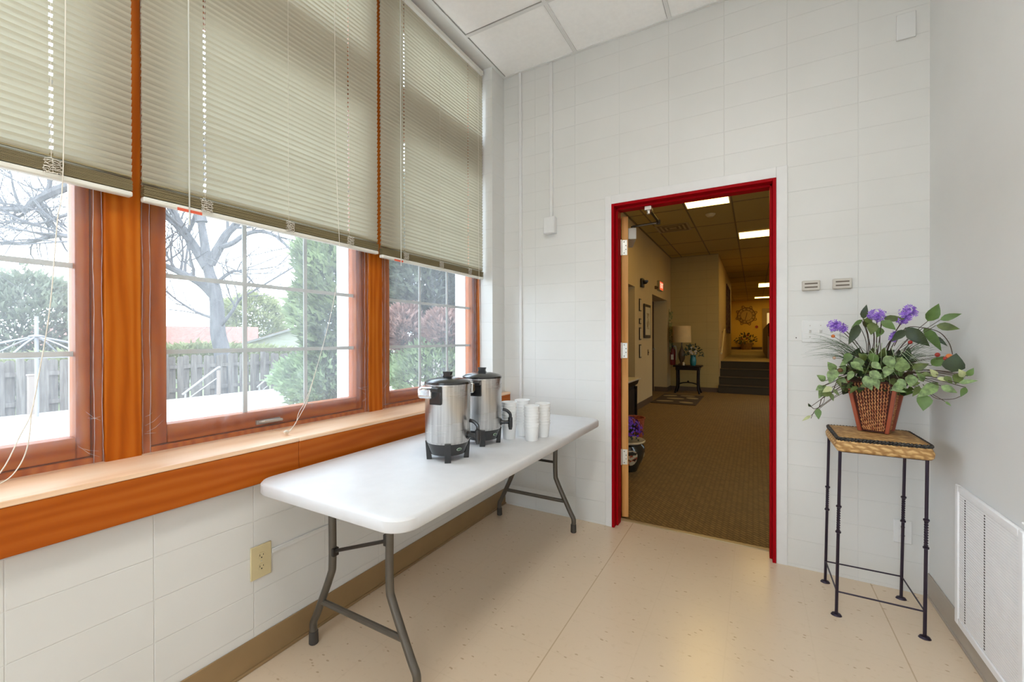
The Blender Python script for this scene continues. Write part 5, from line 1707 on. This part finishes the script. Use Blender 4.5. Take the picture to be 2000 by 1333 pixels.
leafmass('russet_shrub', 'reddish shrub in the middle of the right window above the urn', 'shrub', (-4.6, 5.75, 1.40), (.46, .36, .34), 3400, .10, l_red, 'shrubs outside', 5)
leafmass('garden_shrub', 'light green shrub low in the right window', 'shrub', (-4.75, 5.6, .62), (.85, .5, .62), 4500, .10, l_light, 'shrubs outside', 6)
leafmass('garden_shrub', 'grey-green shrub behind the rear urn in the right window', 'shrub', (-4.5, 6.35, 1.1), (.7, .5, .75), 3500, .10, l_dark, 'shrubs outside', 7)
leafmass('conical_shrub', 'grey-blue conical shrub at the right edge of the right window', 'shrub', (-4.35, 6.3, 1.3), (.32, .3, 1.05), 2200, .09, l_dark, 'shrubs outside', 8)
leafmass('distant_tree', 'rounded grey-green tree mass beyond the fence in the left window', 'tree', (-23.5, 4.7, 1.35), (2.5, 2.7, 2.35), 15000, .26, l_hill, 'distant leafy trees', 9, zbase=-1.1)
leafmass('distant_tree', 'pale yellow-green tree behind the bare tree', 'tree', (-36.5, 20.2, 2.8), (2.4, 2.4, 2.3), 7000, .36, l_yel, 'distant leafy trees', 11, zbase=-1.1)
leafmass('hedge', 'yellow-green hedge just over the fence top', 'hedge', (-16.0, 7.0, .55), (1.0, 4.2, .55), 8000, .18, l_yel, None, 13, trunk=False, zbase=-1.1)
# neighbouring houses
m_siding = two_tone('pale_siding', (.33, .33, .26), (.37, .37, .30), 2, .7, (1, 1, 6), bump=.1)
m_roofp = two_tone('pinkish_shingle', (.20, .085, .06), (.25, .12, .09), 8, .9, bump=.2)
r = thing('neighbour_house', 'low house with pinkish roof and pale gable beyond the fence', 'house', (-25, 13.4, -1.1))
u = Vector((.50, .866, 0)); v = Vector((-.866, .50, 0))       # u to the right, v away
r.rotation_euler = (0, 0, 0)
A = Vector((0, 0, 0))
def q3(a, c, z): return u * a + v * c + Vector((0, 0, z))
b = MB()
b.prism([q3(0, 0, 0), q3(6.0, 0, 0), q3(6.0, 0, 2.1), q3(3.0, 0, 3.15), q3(0, 0, 2.1)], v * 7)
b.build('gable_wall', m_siding, r, smooth=False)
b = MB()
b.prism([q3(0, .5, 0), q3(-9, .5, 0), q3(-9, .5, 2.05), q3(0, .5, 2.05)], v * 5)
b.build('side_wing_wall', m_siding, r, smooth=False)
b = MB()
b.prism([q3(-.25, -.3, 2.02), q3(3.0, -.3, 3.15), q3(6.25, -.3, 2.02), q3(6.25, -.3, 2.14), q3(3.0, -.3, 3.29), q3(-.25, -.3, 2.14)], v * 7.5)
b.prism([q3(.6, .1, 2.05), q3(.6, 3.0, 3.15), q3(.6, 6.0, 2.05)], u * -10)
b.build('roof', m_roofp, r, smooth=False)
b = MB()
b.prism([q3(-.3, -.34, 2.0), q3(3.0, -.34, 3.14), q3(3.0, -.34, 3.26), q3(-.3, -.34, 2.12)], v * .06)
b.prism([q3(.2, .0, 1.97), q3(-9, .0, 1.97), q3(-9, .0, 2.09), q3(.2, .0, 2.09)], v * .1)
b.build('fascia', M('fascia_grey', (.20, .19, .17), .7), r, smooth=False)
m_brick = two_tone('pale_brick_wall', (.30, .26, .22), (.36, .32, .28), 5, .85, (1, 1, 10), bump=.2)
r = thing('brick_house', 'pale brick building wall seen in the right half of the right window', 'building', (-9.6, 13.4, -.6))
b = MB().box(-2.0, 5.5, 0, 5, 0, 7.5)
b.build('wall', m_brick, r, smooth=False)
b = MB()
for zz in (2.95, 4.3, 5.6):
    b.box(-2.02, 5.5, -.03, 0, zz, zz + .07)
b.build('string_course', m_extwhite, r, smooth=False)
for xx in (-1.6, .3):
    w_ = box(xx, xx + .9, -.04, 0, 3.5, 4.9).build('window', m_extwhite, r, smooth=False)
    box(xx + .08, xx + .82, -.045, -.04, 3.58, 4.82).build('pane', M('far_pane', (.25, .28, .3), .2), w_, smooth=False)
